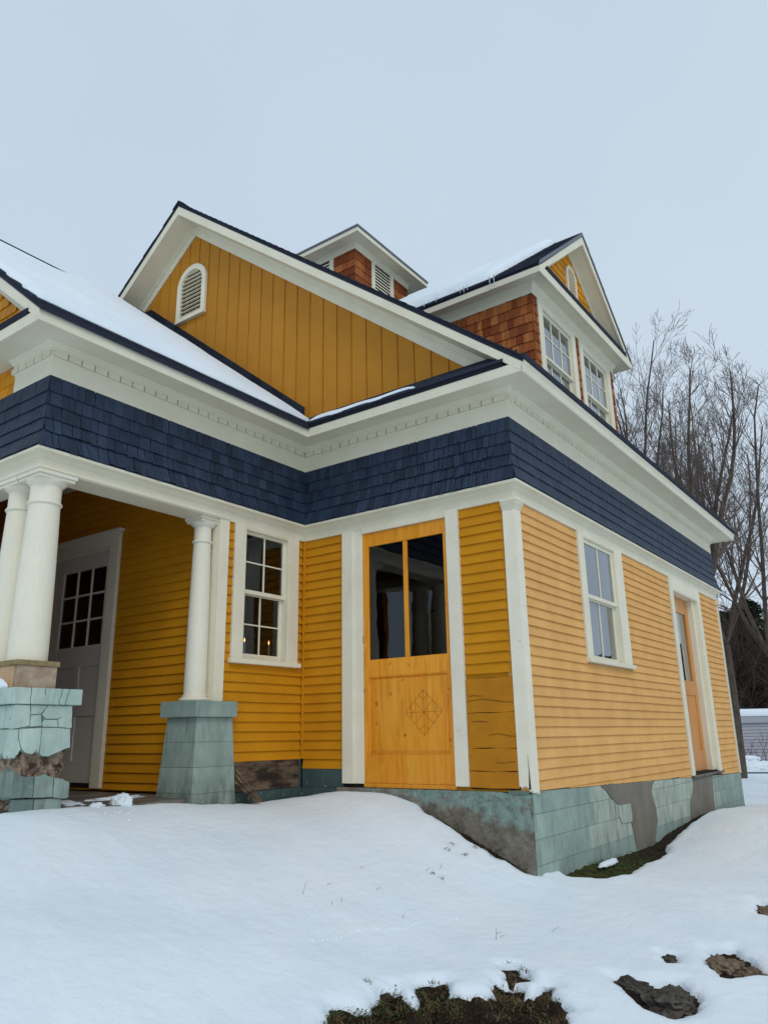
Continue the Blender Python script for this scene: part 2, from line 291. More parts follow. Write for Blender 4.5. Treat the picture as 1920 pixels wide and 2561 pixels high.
# ------------------------------------------------------------------ key dimensions
XI, YP, LB = -2.834, -3.438, 8.25
XR = -5.24; XL = 2*XR                       # main ridge, left wall
WR = -6.36                                  # wing ridge
WL = 2*WR-XI                                # wing left wall
YC = 3.88                                   # dormer and cupola axis
YB = -1.35                                  # porch back wall
SL = .802                                   # main slope
FA = FR((0, 0, 0), (1, 0, 0), (0, -1, 0))
FB = FR((0, 0, 0), (0, 1, 0), (1, 0, 0))
FD = FR((XI, 0, 0), (0, 1, 0), (1, 0, 0))
FP = FR((0, YB, 0), (1, 0, 0), (0, -1, 0))
FW = FR((0, YP, 0), (1, 0, 0), (0, -1, 0))
ring = [(XL, LB), (0, LB), (0, 0), (XI, 0), (XI, YP), (WL, YP)]

house = empty('house', None, (0, 0, 0))
tag(house, 'mustard yellow clapboard house with navy shingle band, snowy roofs and a columned porch', 'house')

# ------------------------------------------------------------------ wall backing with openings
def wall(F, u0, u1, z0, z1, ops, mat='yellow', d0=-.16, d1=-.025, name='wall'):
    us = sorted({u0, u1} | {a for o in ops for a in o[:2]}); mb = MB()
    for a, b in zip(us[:-1], us[1:]):
        zz = sorted((o[2], o[3]) for o in ops if o[0] <= a+1e-6 and o[1] >= b-1e-6); z = z0
        for lo, hi in zz:
            if lo > z: mb.wbox(F, a, b, z, lo, d0, d1)
            z = hi
        if z < z1: mb.wbox(F, a, b, z, z1, d0, d1)
    return mb.build(name, M[mat], house)
DOOR_A = (-1.966, -.80, -.03, 2.745)
WIN_B = (1.78, 2.84, 1.29, 2.75); DOOR_B = (5.36, 6.78, -.14, 2.60)
WIN_D = (-.985, -.27, 1.30, 2.755)
DOOR_P = (-6.10, -4.80, 0.0, 2.76)
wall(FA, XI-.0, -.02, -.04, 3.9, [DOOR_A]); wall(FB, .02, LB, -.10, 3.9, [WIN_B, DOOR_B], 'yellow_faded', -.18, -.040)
wall(FD, YB+.02, -.025, -.04, 3.9, [WIN_D])
wall(FP, WL, XI-.03, -.05, 3.70, [DOOR_P])

# ------------------------------------------------------------------ clapboards
NB = [0]
def clap(F, u0, u1, zb, zt, mat, zb2=None, gap=0.0):
    """one board; zb2 = (za, zc) sloping cut line of the bottom edge at u0 and u1"""
    n = max(1, int(abs(u1-u0)/.55)); mb = MB(); vs = []; ph = random.uniform(0, 6)
    j = random.uniform(-.0015, .0015)
    for i in range(n+1):
        u = u0+(u1-u0)*i/n; b = zb + j + .002*math.sin(ph+u*3.1)
        if zb2: b = max(b, zb2[0]+(zb2[1]-zb2[0])*i/n)
        if b > zt-.004: b = zt-.004
        w_ = .0015*math.sin(ph*2+u*5)
        vs += [F(u, b+.003, -.036), F(u, b, -.002+w_), F(u, zt+.012, -.0235), F(u, zt+.012, -.036)]
    fs = []
    for i in range(n):
        a = i*4; b = a+4
        for k in range(4): fs.append((a+k, a+(k+1) % 4, b+(k+1) % 4, b+k))
    fs += [(3, 2, 1, 0), (n*4, n*4+1, n*4+2, n*4+3)]
    mb.add(vs, fs); NB[0] += 1
    return mb.build('siding_board', M[mat], house)
def claps(F, spans, z_bot, z_top, z0, e, mat, cut=None):
    """spans: function z -> list of (u0,u1) free of trim"""
    k = math.floor((z_bot-z0)/e)
    while z0+k*e < z_top-.01:
        zb, zt = z0+k*e, min(z0+(k+1)*e, z_top)
        sp0 = []
        for a_, b_ in spans((zb+zt)/2):
            if b_-a_ > 2.4 and random.random() < .6:
                c_ = random.uniform(a_+.8, b_-.8); sp0 += [(a_, c_-.0012), (c_+.0012, b_)]
            else: sp0.append((a_, b_))
        for u0, u1 in sp0:
            c = None
            if cut:
                c = (cut(u0), cut(u1))
                if zt < min(c)+.01: continue
                if c[0] > zt-.012: u0 = u0+(c[0]-zt+.012)/.0257; c = (cut(u0), c[1])
                if u1-u0 < .1: continue
            elif zb < z_bot-.02: zb = z_bot
            clap(F, u0, u1, zb, zt, mat, c)
        k += 1
claps(FA, lambda z: [(XI+.012, -2.224)]+([(-.652, -.128)] if z > 1.02 else []), .146, 2.785, .146, .1015, 'yellow')
cutB = lambda u: -.026-.0257*u
def spB(z):
    if z > 1.26: return [(.125, 1.62), (3.115, 5.20), (6.94, LB-.08)]
    return [(.125, 5.20), (6.94, LB-.08)]
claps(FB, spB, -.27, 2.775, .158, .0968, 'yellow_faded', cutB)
claps(FD, lambda z: [(-1.222, -1.138), (-.098, -.004)] if z > 1.26 else [(-1.222, -.004)], .25, 2.785, .146, .1015, 'yellow')
claps(FP, lambda z: [(-4.585, XI-.125)] if z < 2.97 else [(WL+.2, XI-.125)], -.035, 3.68, .146-.1015*2, .1015, 'yellow')
# corner bead at the inside corner, log boards beside the door
bx('corner_bead', M['yellow'], house, FA, XI+.0, XI+.022, .25, 2.785, -.02, .018)
lb = [-.012, .142, .352, .471*0+.682, 1.013]
for a, b in zip(lb[:-1], lb[1:]):
    mb = MB(); n = 7; vs = []; ph = random.uniform(0, 9); pts_b = []; pts_t = []
    for i in range(n+1):
        u = -.648+(.520)*i/n; pts_b.append((u, a+.0025+.003*math.sin(ph+i*1.1))); pts_t.append((u, b-.002+.0025*math.sin(ph+1+i*1.3)))
    mb.wpoly(FA, pts_b+pts_t[::-1], -.03, .002+random.uniform(-.003, .004)); mb.build('log_board', M['log_paint'], house, bevel=.003)
bx('wall', M['crack'], house, FA, -.65, -.127, -.02, 1.015, -.034, -.012, bevel=0)
for z, u0, u1, dz in ((.792, -.645, -.13, .018), (.471, -.42, -.13, .012), (.225, -.36, -.15, -.006), (.845, -.63, -.47, .004), (.60, -.60, -.42, .003)):
    mb = MB(); up = []; lo = []; n = 10
    for i in range(n+1):
        t = i/n; u = u0+(u1-u0)*t; zc_ = z+dz*math.sin(t*5)+.0022*math.sin(i*2.3)+random.uniform(-.0012, .0012); hw = .0018*math.sin(math.pi*(t*.94+.03))**.5*random.uniform(.5, 1)
        up.append((u, zc_+hw)); lo.append((u, zc_-hw))
    mb.wpoly(FA, lo+up[::-1], .0, .0085); mb.build('split', M['crack'], house)

# ------------------------------------------------------------------ trim: ledge, cornice, fascia, shingle band
mb = MB(); run_profile(mb, ring, [(-.03, 2.78), (.004, 2.78), (.004, 2.885), (.014, 2.89), (.022, 2.905), (.04, 2.918), (.075, 2.926), (.088, 2.93), (.088, 2.958), (-.03, 2.975)])
mb.build('belt_ledge', M['white'], house, bevel=.002)
mb = MB(); run_profile(mb, [(XI, YB+.12), (XI, YP), (WL, YP)], [(-.29, 2.776), (.012, 2.776), (.03, 2.79), (.03, 2.812), (.008, 2.822), (.0085, 2.93), (-.29, 2.93)])
mb.build('porch_beam', M['white'], house, bevel=.002)
# pilaster-side beam under porch roof back, ceiling
bx('porch_ceiling', M['white'], house, FP, WL, XI-.1, 3.70, 3.74, -.1, 2.0)
# crown + dentils
ringc = [(XL, LB), (0, LB), (0, 0), (XI, 0), (XI, YP), (-3.46, YP)]
mb = MB(); run_profile(mb, ringc, [(-.03, 3.665), (.012, 3.665), (.012, 3.845), (.024, 3.853), (.024, 3.864), (.012, 3.867), (.012, 3.924), (.034, 3.924), (.034, 3.938), (.052, 3.945), (.060, 3.954), (.086, 3.966), (.098, 3.985), (-.03, 3.985)])
mb.build('cornice', M['white'], house, bevel=.0015)
def dent(F, u0, u1, step, w_):
    u = u0; proto = None
    mb = MB(); mb.wbox(F, -w_/2, w_/2, 3.867, 3.9235, .008, .0325)
    # small block with a sloping foot
    me = mb.mesh('dentil', M['white'])
    while u < u1:
        o = bpy.data.objects.new('dentil', me); link(o, house); o.location = F.U*u; u += step
dent(FB, .07, LB, .1405, .124); dent(FA, XI+.1, .0, .14, .124); dent(FD, YP+.06, -.02, .1405, .124)
dent(FW, -3.44, XI+.03, .1335, .118)
# soffit and fascia
ringe = [(XL, LB+.0), (0, LB), (0, 0), (XI, 0), (XI, YP), (WL, YP)]
mb = MB(); run_profile(mb, ringe, [(-.05, 3.986), (.352, 3.962), (.352, 3.975), (-.05, 4.0)]); mb.build('soffit', M['white'], house)
mb = MB(); run_profile(mb, ringe, [(.340, 3.951), (.366, 3.951), (.374, 4.055), (.352, 4.055), (.345, 3.962)]); mb.build('fascia', M['white'], house, bevel=.002)
# ogee gutter moulding along the right eave
mb = MB(); mb.prism([(.362, 3.952), (.372, 3.96), (.378, 3.985), (.383, 4.015), (.396, 4.035), (.402, 4.062), (.37, 4.062)], 'y', -.372, LB+.37)
mb.build('eave_moulding', M['white'], house, bevel=.0015)

bx('drip_edge', M['asphalt'], house, FR((0, 0, 0), (0, 1, 0), (1, 0, 0)), -.386, LB+.386, 4.063, 4.128, .385, .418, bevel=.003)
# shingle band -------------------------------------------------------
def bandoff(z):
    t = max(0, (3.30-z)/.34); return .012+.075*t**1.7
rows = [3.665, 3.515, 3.388, 3.256, 3.124, 2.965]
zsb = [3.70, 3.5, 3.35, 3.2, 3.1, 3.0, 2.955]
mb = MB(); run_profile(mb, ring, [(-.03, 2.955)]+[(bandoff(z)-.006, z) for z in zsb[::-1]]+[(-.03, 3.70)])
band = mb.build('shingle_backing', M['navy'], house)
def shingle_piece(F, u0, u1, zb, zt, offb, offt, th, clamp=None, skew=0, tilt=0, top=.01):
    mb = MB()
    def P(u, z, d): 
        if clamp:
            lo, hi = clamp; dd = d
            a = lo(z, dd); b = hi(z, dd); u = min(max(u, a), b)
        return F(u, z, d)
    zt2 = zt+top
    pts = []
    zm = (zb+zt)/2
    for (z, o, t_) in ((zb, offb, th), (zm, None, th*.6), (zt2, offt, th*.15)):
        if o is None: o = (offb+offt)/2 if clamp is None else bandoff(z)
        sk = skew*(z-zb)/(zt-zb)
        pts.append([P(u0+sk, z+(tilt if z == zb else 0), o-.004), P(u1+sk, z-(tilt if z == zb else 0), o-.004), P(u1+sk, z-(tilt if z == zb else 0), o+t_), P(u0+sk, z+(tilt if z == zb else 0), o+t_)])
    vs = pts[0]+pts[1]+pts[2]
    fs = [(3, 2, 1, 0), (8, 9, 10, 11)]+[(a+i, a+(i+1) % 4, a+4+(i+1) % 4, a+4+i) for a in (0, 4) for i in range(4)]
    mb.add(vs, fs); return mb
def blue_band(F, u0, u1, lo, hi, wmean, rough=lambda u, k: 0.0, maxparts=10**9, cornerlo=False, cornerhi=False):
    cnt = 0; rest = MB()
    for k in range(5):
        zt, zb = rows[k], rows[k+1]; u = u0-.1
        while u < u1+.1:
            ro = rough(u, k); ww = random.uniform(.65, 1.35)*wmean*(1-.5*ro); 
            if random.random() < .12: ww *= .55
            a, b = u+.002+.002*ro, u+ww-.002-.002*ro; u += ww
            zc_ = (zb+zt)/2
            if b < lo(zc_, bandoff(zc_))+.006 or a > hi(zc_, bandoff(zc_))-.006: continue
            ob = bandoff(zb)+random.uniform(0, .004)+ro*random.uniform(0, .012)
            p = shingle_piece(F, a, b, zb+.003+random.uniform(-.003, .003)*(1+3*ro)+(.012*random.random()*ro if k < 4 else 0), zt, ob, bandoff(zt+.01), .011+.004*random.random(), (lo, hi),
                              skew=random.uniform(-.002, .002)*(1+8*ro), tilt=random.uniform(-.001, .001)*(1+6*ro), top=.008)
            if cnt < maxparts: p.build('shingle', M['navy'], band); cnt += 1
            else: rest.add(p.v, p.f)
    return cnt, rest
inf = lambda z, d: 1e3
roughA = lambda u, k: (max(0, min(1, (u+2.1)/1.2))*(.35+.16*k) if u < -.25 else 0)
n1, r1 = blue_band(FA, XI, 0, lambda z, d: XI+d, lambda z, d: d, .088, roughA)
n2, r2 = blue_band(FD, YP, 0, lambda z, d: YP-d, lambda z, d: -d, .105, lambda u, k: .12+.35*(k > 2 and u < -1))
n3, r3 = blue_band(FB, 0, LB, lambda z, d: -d, lambda z, d: LB+d, .115, lambda u, k: .05, maxparts=max(0, 285-n1-n2))
_, r4 = blue_band(FW, -4.6, XI, lambda z, d: -9, lambda z, d: XI+d, .12, lambda u, k: .05, maxparts=12)
for r_ in (r3, r4):
    if r_.v: o = r_.build('shingles', M['navy'], band); o['kind'] = 'stuff'

# ------------------------------------------------------------------ foundation
fd = MB(); fd.wbox(FB, .0, LB, -1.2, -.02, -.2, -.035)
# slope the top edge with the sill
fnd = empty('foundation', house)
mb = MB(); mb.hexa([(-.25, -.0, -1.3), (-.011, -.0, -1.3), (-.011, LB, -1.3), (-.25, LB, -1.3), (-.25, 0, -.028), (-.011, 0, -.028), (-.011, LB, -.243), (-.25, LB, -.243)])
mb.build('footing', M['teal_dark'], fnd)
# front face: displaced rough slab
def rough_slab(F, u0, u1, z0, z1, d, amp, nu, nz_, mat, parent, name, edge=None):
    mb = MB(); vs = []
    for j in range(nz_+1):
        for i in range(nu+1):
            u = u0+(u1-u0)*i/nu; z = z0+(z1-z0)*j/nz_
            if edge and j == nz_: z += edge(u)
            vs.append(F(u, z, d+amp*(random.random()-.5)))
    fs = [(j*(nu+1)+i, j*(nu+1)+i+1, (j+1)*(nu+1)+i+1, (j+1)*(nu+1)+i) for j in range(nz_) for i in range(nu)]
    mb.add(vs, fs)
    top = [F(u0+(u1-u0)*i/nu, z1+(edge(u0+(u1-u0)*i/nu) if edge else 0), d-.3) for i in range(nu+1)]
    b = len(mb.v); mb.v += [tuple(t) for t in top]; k = nz_*(nu+1)
    mb.f += [(k+i, k+i+1, b+i+1, b+i) for i in range(nu)]
    return mb.build(name, M[mat], parent, smooth=False)
def edgeA(u):
    return -.035*math.exp(-((u+.13)/.12)**2)*random.uniform(.7, 1.3)-.004*random.random()
rough_slab(FA, -2.3, -.0, -1.2, -.038, .022, .012, 76, 40, 'found_front', fnd, 'foundation_front', edgeA)
rough_slab(FA, XI, -2.3, -1.2, -.05, .016, .006, 20, 20, 'teal_board', fnd, 'foundation_front')
rough_slab(FD, YB-.2, .0, -1.2, -.05, .010, .006, 20, 20, 'teal_board', fnd, 'foundation_front')
bx('sill_board', M['teal_board'], house, FA, XI+.012, -2.225, -.05, .142, -.03, -.004)
bx('old_plank', M['plank'], house, FD, -1.09, -.045, -.045, .246, -.03, .006)
bx('sill_strip', M['teal_board'], house, FD, -.043, -.002, -.05, .25, -.03, .0)
for z in (.045,):
    bx('board_gap', M['crack'], house, FD, -1.085, -.05, z, z+.003, .0, .0075, bevel=0)
bx('void', M['crack'], fnd, FA, -2.24, -1.95, -.05, .03, -.1, -.02, bevel=0)
# blocks on the right side, four courses
def topB(u): return cutB(u)-.006
courses = [(-.03, -.224), (-.228, -.440), (-.4435, -.660), (-.6635, -.90)]
P1 = [(1.66, -.07), (1.78, -.12), (1.87, -.174), (2.0, -.24), (2.12, -.294), (2.2, -.31), (2.518, -.324), (2.53, -.42), (2.512, -.518), (2.56, -.65), (2.621, -.82), (2.66, -1.0), (3.2, -1.0), (3.30, -.76), (3.46, -.587), (3.44, -.44), (3.366, -.311), (3.33, -.24), (3.40, -.17), (3.5, -.124)]
P2 = [(5.262, -.165), (5.20, -.30), (5.115, -.378), (5.0, -.45), (4.95, -.55), (4.911, -.66), (4.9, -1.0), (6.22, -1.0), (6.224, -.627), (6.26, -.40), (6.31, -.193)]
for k, (zt, zb) in enumerate(courses):
    u = .0+.0; first = True
    while u < LB:
        w_ = random.uniform(.40, .50); a, b = u+(.0 if first else .0022), min(u+w_-.0022, LB); u += w_; first = False
        za = min(zt, topB(a)); zb_ = min(zt, topB(b))
        if za < zb+.02: continue
        mat = 'teal' if b < 1.7 or a > 6.2 else 'teal_pale'
        if k == 3: mat = 'teal'
        # clear the cement patches by keeping blocks behind them
        mb = MB(); mb.wpoly(FB, [(a, zb), (b, zb), (b, zb_), (a, za)], -.035, -.006+random.uniform(-.0015, .0015))
        mb.build('foundation_block', M[mat], fnd, bevel=.002)
for P in (P1, P2):
    mb = MB(); mb.wpoly(FB, jag(P, .012, .05), -.03, .004); mb.build('cement_patch', M['cement'], fnd, bevel=.002)
mb = MB(); mb.wpoly(FB, [(2.14, -.31), (2.53, -.318), (2.545, -.45), (2.52, -.515), (2.2, -.505), (2.13, -.42)], -.004, .006); mb.build('stucco_flake', M['teal_pale'], fnd, bevel=.002)
bx('door_sill', M['porch'], house, FB, 5.20, 7.0, -.178, -.148, -.10, .035)

# ------------------------------------------------------------------ corner posts
def post(F, u0, u1, z0, z1, d=.012, mat='white', name='corner_board', split=False):
    return bx(name, M[mat], house, F, u0, u1, z0, z1, -.03, d, bevel=.003)
# near right post: one solid square post with a small capital
mb = MB(); n = 9; bot = [(-.128+.128*i/n, .01+random.uniform(-.03, .012)) for i in range(n+1)]
pts = bot+[(0, 2.69), (-.128, 2.69)]; mb.wpoly(FA, pts, -.03, .0115); 
mb.build('corner_post', M['white_worn'], house, bevel=.002)
n = 8; mb = MB(); bot = [(-.0105+.132*i/n, -.02+random.uniform(-.025, .012)-.02*(i/n)) for i in range(n+1)]; mb.wpoly(FB, bot+[(.1215, 2.69), (-.0105, 2.69)], -.03, .0125)
mb.build('corner_post', M['white_worn'], house, bevel=.002)
mb = MB(); mb.wpoly(FA, [(-.030, -.01), (-.010, -.01), (-.014, .14), (-.024, .30), (-.021, .14)], .0, .0135); mb.build('split', M['crack'], house)
mb = MB(); run_profile(mb, [(0, .125), (0, 0), (-.13, 0)], [(-.02, 2.672), (.018, 2.672), (.020, 2.69), (.034, 2.71), (.045, 2.725), (.045, 2.742), (.056, 2.748), (.056, 2.779), (-.02, 2.779)])
mb.build('post_capital', M['white'], house, bevel=.0015)
post(FB, LB-.08, LB, -.245, 2.70); post(FB, LB-.10, LB+.05, 2.70, 2.779, .05)
bx('corner_board', M['white'], house, FR((0, LB, 0), (1, 0, 0), (0, 1, 0)), -.12, .012, -.245, 2.78, -.03, .012)
# wing pilaster (D side + porch side)
post(FD, YB-.005, -1.225, -.10, 2.79, .012, 'white', 'pilaster'); bx('pilaster', M['white'], house, FP, XI-.12, XI+.0115, -.10, 2.79, -.03, .008)

# ------------------------------------------------------------------ windows and doors
def pane_grid(F, parent, u0, u1, z0, z1, nu, nz_, d, mun, mat='white', gl='glass', bar=.02):
    us = [u0+(u1-u0)*i/nu for i in range(nu+1)]; zs_ = [z0+(z1-z0)*i/nz_ for i in range(nz_+1)]
    for u in us[1:-1]: bx('muntin', M[mat], parent, F, u-bar/2, u+bar/2, z0, z1, d-.012, d+.012, bevel=.002)
    for z in zs_[1:-1]:
        for a, b in zip(us[:-1], us[1:]): bx('muntin', M[mat], parent, F, a+(bar/2 if a != u0 else 0), b-(bar/2 if b != u1 else 0), z-bar*.45, z+bar*.45, d-.011, d+.0105, bevel=.002)
    for a, b in zip(us[:-1], us[1:]):
        for c, e_ in zip(zs_[:-1], zs_[1:]):
            mb = MB(); e1 = .0005
            pa = [F(a+e1, c+e1, d), F(b-e1, c+e1, d+random.uniform(-.001, .001)), F(b-e1, e_-e1, d+random.uniform(-.001, .001)), F(a+e1, e_-e1, d)]
            mb.add(pa, [(0, 1, 2, 3)]); mb.build('pane', M[gl], parent, fix=False)
def sash(F, parent, u0, u1, z0, z1, nu, nz_, d, st=.045, top=.04, botm=.05, mat='white', gl='glass', bar=.02):
    mb = MB(); mb.wbox(F, u0, u0+st, z0, z1, d-.02, d+.02); mb.wbox(F, u1-st, u1, z0, z1, d-.02, d+.02)
    mb.wbox(F, u0+st, u1-st, z1-top, z1, d-.02, d+.019); mb.wbox(F, u0+st, u1-st, z0, z0+botm, d-.02, d+.019)
    mb.build('sash', M[mat], parent, bevel=.003)
    pane_grid(F, parent, u0+st, u1-st, z0+botm, z1-top, nu, nz_, d, 0, mat, gl, bar)
def casing(F, parent, op, l, r, top, d=.016, mat='white', rec=-.14, sill=True, cb=0, bot=None):
    u0, u1, z0, z1 = op; zb = z0 if bot is None else bot
    bx('casing', M[mat], parent, F, u0-l, u0, zb, z1+top, -.03, d); bx('casing', M[mat], parent, F, u1, u1+r, zb, z1+top, -.03, d)
    if top > 0: bx('casing', M[mat], parent, F, u0, u1, z1, z1+top, -.03, d-.002)
    mb = MB(); mb.wbox(F, u0, u0+.018, z0, z1, rec, d-.004); mb.wbox(F, u1-.018, u1, z0, z1, rec, d-.004); mb.wbox(F, u0+.018, u1-.018, z1-.018, z1, rec, d-.006)
    mb.build('jamb', M[mat], parent, bevel=.002)
    if sill: bx('sill', M[mat], parent, F, u0-l-.025, u1+r+.025, z0-.05, z0, -.05, d+.035, bevel=.004)
# wing window (D)
wd = empty('window', house); wd['label'] = 'small four over four sash window with candles behind it'
casing(FD, wd, WIN_D, .148, .166, .028)
zmid = 2.045
sash(FD, wd, -.967, -.288, zmid-.02, 2.737, 2, 2, -.055, .04, .035, .045, gl='glass_dark', bar=.017)
sash(FD, wd, -.967, -.288, 1.302, zmid+.01, 2, 2, -.10, .04, .04, .07, gl='glass_dark', bar=.016)
# right wall window (B)
wb = empty('window', house); wb['label'] = 'tall sash window with pale reflections'
casing(FB, wb, WIN_B, .155, .26, .028); 
sash(FB, wb, 1.80, 2.82, 2.01, 2.732, 2, 1, -.035, .05, .05, .045)
sash(FB, wb, 1.80, 2.82, 1.292, 2.035, 2, 1, -.075, .05, .04, .05)
# curtains behind
def curtain(F, u0, u1, z0, z1, d, n=24):
    vs = []
    for i in range(n+1):
        u = u0+(u1-u0)*i/n
        for z in (z0, z1): vs.append(F(u, z, d+.02*math.sin(i*1.7)))
    mb = MB(); mb.add(vs, [(2*i, 2*i+2, 2*i+3, 2*i+1) for i in range(n)]); return mb
o = curtain(FB, 2.35, 2.8, 1.32, 2.0, -.22).build('curtain', M['curtain']); tag(o, 'pale curtain hanging inside the right wall window', 'curtain')

# main door
dm = empty('door', house); dm['label'] = 'varnished pine door with two tall panes and a carved diamond'
bx('casing', M['white_worn'], dm, FA, -2.224, -2.07, .0, 2.79, -.03, .022); bx('casing', M['white_worn'], dm, FA, -.80, -.655, .0, 2.79, -.03, .030)
bx('jamb', M['white_worn'], dm, FA, -2.07, -1.945, -.0, 2.79, -.06, -.002)
bx('jamb', M['white'], dm, FA, -1.945, -.80, 2.725, 2.79, -.06, .012)
u0, u1, z0, z1 = -1.942, -.803, -.022, 2.722; D0, D1 = -.055, -.012
gu0, gu1, gz0, gz1 = -1.862, -.862, 1.285, 2.563
for a in ((u0, gu0-.0, z0+.03, z1), (gu1, u1, z0+.03, z1)): bx('stile', M['pine'], dm, FA, *a, D0, D1)
for a in ((gu0, gu1, gz1, z1), (gu0, gu1, 1.10, gz0), (gu0, gu1, z0+.03, .30)): bx('rail', M['pine'], dm, FA, *a, D0, D1-.001)
bx('rail', M['pine'], dm, FA, u0, u1, z0-.012, z0+.029, D0, D1+.014)
bx('mullion', M['pine'], dm, FA, -1.388, -1.332, gz0, gz1, D0+.004, D1-.006)
for a, b in ((gu0, -1.389), (-1.331, gu1)):
    mb = MB(); mb.add([FA(a, gz0, -.03), FA(b, gz0, -.03), FA(b, gz1, -.03), FA(a, gz1, -.03)], [(0, 1, 2, 3)]); mb.build('pane', M['glass_dark'], dm, fix=False)
mb = MB(); a = [(-1.862, .30), (-.862, .30), (-.862, 1.10), (-1.862, 1.10)]; b = [(-1.815, .345), (-.905, .345), (-.905, 1.055), (-1.815, 1.055)]
mb.add([FA(u, z, -.031) for u, z in a]+[FA(u, z, -.018) for u, z in b], [(0, 1, 5, 4), (1, 2, 6, 5), (2, 3, 7, 6), (3, 0, 4, 7), (4, 5, 6, 7)])
mb.build('door_panel', M['pine'], dm)
for (ua, ub, za, zb) in ((-1.86, -.864, 1.088, 1.099), (-1.86, -.864, .301, .312), (-1.861, -1.851, .312, 1.088), (-.873, -.863, .312, 1.088)):
    bx('moulding', M['pine'], dm, FA, ua, ub, za, zb, -.03, -.008, bevel=.002)
bx('hinge', M['metal'], dm, FA, -1.957, -1.938, 1.47, 1.56, -.03, -.006, bevel=.002)
# carved diamond
Lp, Rp, Tp, Bp, Cc = (-1.398, .709), (-.95, .716), (-1.173, .936), (-1.170, .482), (-1.172, .712)
def groove(p, q, w_=.0032):
    p, q = Vector(p), Vector(q); d = (q-p).normalized(); n = Vector((-d.y, d.x))*w_/2
    mb = MB(); mb.wpoly(FA, [tuple(p-n), tuple(q-n), tuple(q+n), tuple(p+n)], -.019, -.0165); mb.build('carved_line', M['carve'], dm)
mid = lambda p, q, t=.5: (p[0]+(q[0]-p[0])*t, p[1]+(q[1]-p[1])*t)
for p, q in ((Lp, Tp), (Tp, Rp), (Rp, Bp), (Bp, Lp), (Lp, Rp), (Tp, Bp)): groove(p, q)
for p, q in ((Lp, Tp), (Tp, Rp), (Rp, Bp), (Bp, Lp)): groove(Cc, mid(p, q))
for A_, B1, B2 in ((Tp, Lp, Rp), (Rp, Tp, Bp), (Bp, Rp, Lp), (Lp, Bp, Tp)):
    c_ = mid(A_, Cc, .42); groove(c_, mid(A_, B1, .24)); groove(c_, mid(A_, B2, .24))

# right wall door (B)
db = empty('door', house); db['label'] = 'reddish wooden door set deep in the right wall'
casing(FB, db, DOOR_B, .155, .155, .175, .016, 'white', -.26, False, bot=-.15)
bx('jamb', M['white'], db, FB, 6.62, 6.76, -.14, 2.58, -.25, -.05)
R0, R1 = -.18, -.135
for a in ((5.38, 5.52, -.12, 2.58), (6.48, 6.62, -.12, 2.58)): bx('stile', M['redwood'], db, FB, *a, R0, R1)
for a in ((5.52, 6.48, 2.33, 2.58), (5.52, 6.48, 1.02, 1.24), (5.52, 6.48, -.12, .18)): bx('rail', M['redwood'], db, FB, *a, R0, R1-.001)
bx('door_panel', M['redwood'], db, FB, 5.52, 6.48, .18, 1.02, R0+.01, R1-.015)
bx('glazing_bar', M['pine'], db, FB, 5.52, 5.60, 1.24, 2.33, R0+.005, R1+.01)
mb = MB(); mb.add([FB(5.6, 1.24, -.16), FB(6.48, 1.24, -.16), FB(6.48, 2.33, -.16), FB(5.6, 2.33, -.16)], [(0, 1, 2, 3)]); mb.build('pane', M['glass'], db, fix=False)
bx('threshold', M['crack'], db, FB, 5.37, 6.77, -.148, -.123, -.25, -.02, bevel=0)

# porch door
dp = empty('door', house); dp['label'] = 'grey white porch door with nine panes'
bx('casing', M['white'], dp, FP, -4.80, -4.62, -.03, 2.78, -.03, .02); bx('casing', M['white'], dp, FP, -6.28, -6.10, -.03, 2.78, -.03, .02)
bx('casing', M['white'], dp, FP, -6.28, -4.62, 2.78, 2.93, -.03, .02); bx('casing', M['white'], dp, FP, -6.33, -4.57, 2.93, 2.975, -.03, .06)
bx('jamb', M['white'], dp, FP, -6.10, -4.80, 2.745, 2.78, -.10, -.002)
pz = (1.60, 2.56); pu = (-5.81, -4.90)
for a in ((-6.08, pu[0], .02, 2.745), (pu[1], -4.80, .02, 2.745)): bx('stile', M['door_grey'], dp, FP, *a, -.07, -.03)
bx('rail', M['door_grey'], dp, FP, pu[0], pu[1], pz[1], 2.745, -.07, -.031)
bx('rail', M['door_grey'], dp, FP, pu[0], pu[1], 1.345, pz[0], -.07, -.031); bx('rail', M['door_grey'], dp, FP, pu[0], pu[1], .02, .26, -.07, -.031)
bx('rail', M['door_grey'], dp, FP, pu[0], pu[1], .765, .95, -.07, -.031)
bx('stile', M['door_grey'], dp, FP, -5.40, -5.29, .26, 1.345, -.069, -.032)
bx('door_panel', M['door_grey'], dp, FP, pu[0], pu[1], .26, 1.345, -.065, -.045)
pane_grid(FP, dp, pu[0], pu[1], pz[0], pz[1], 3, 3, -.05, 0, 'white', 'glass_dark', .028)
bx('threshold', M['crack'], dp, FP, -6.1, -4.8, -.03, .02, -.08, -.02, bevel=0)

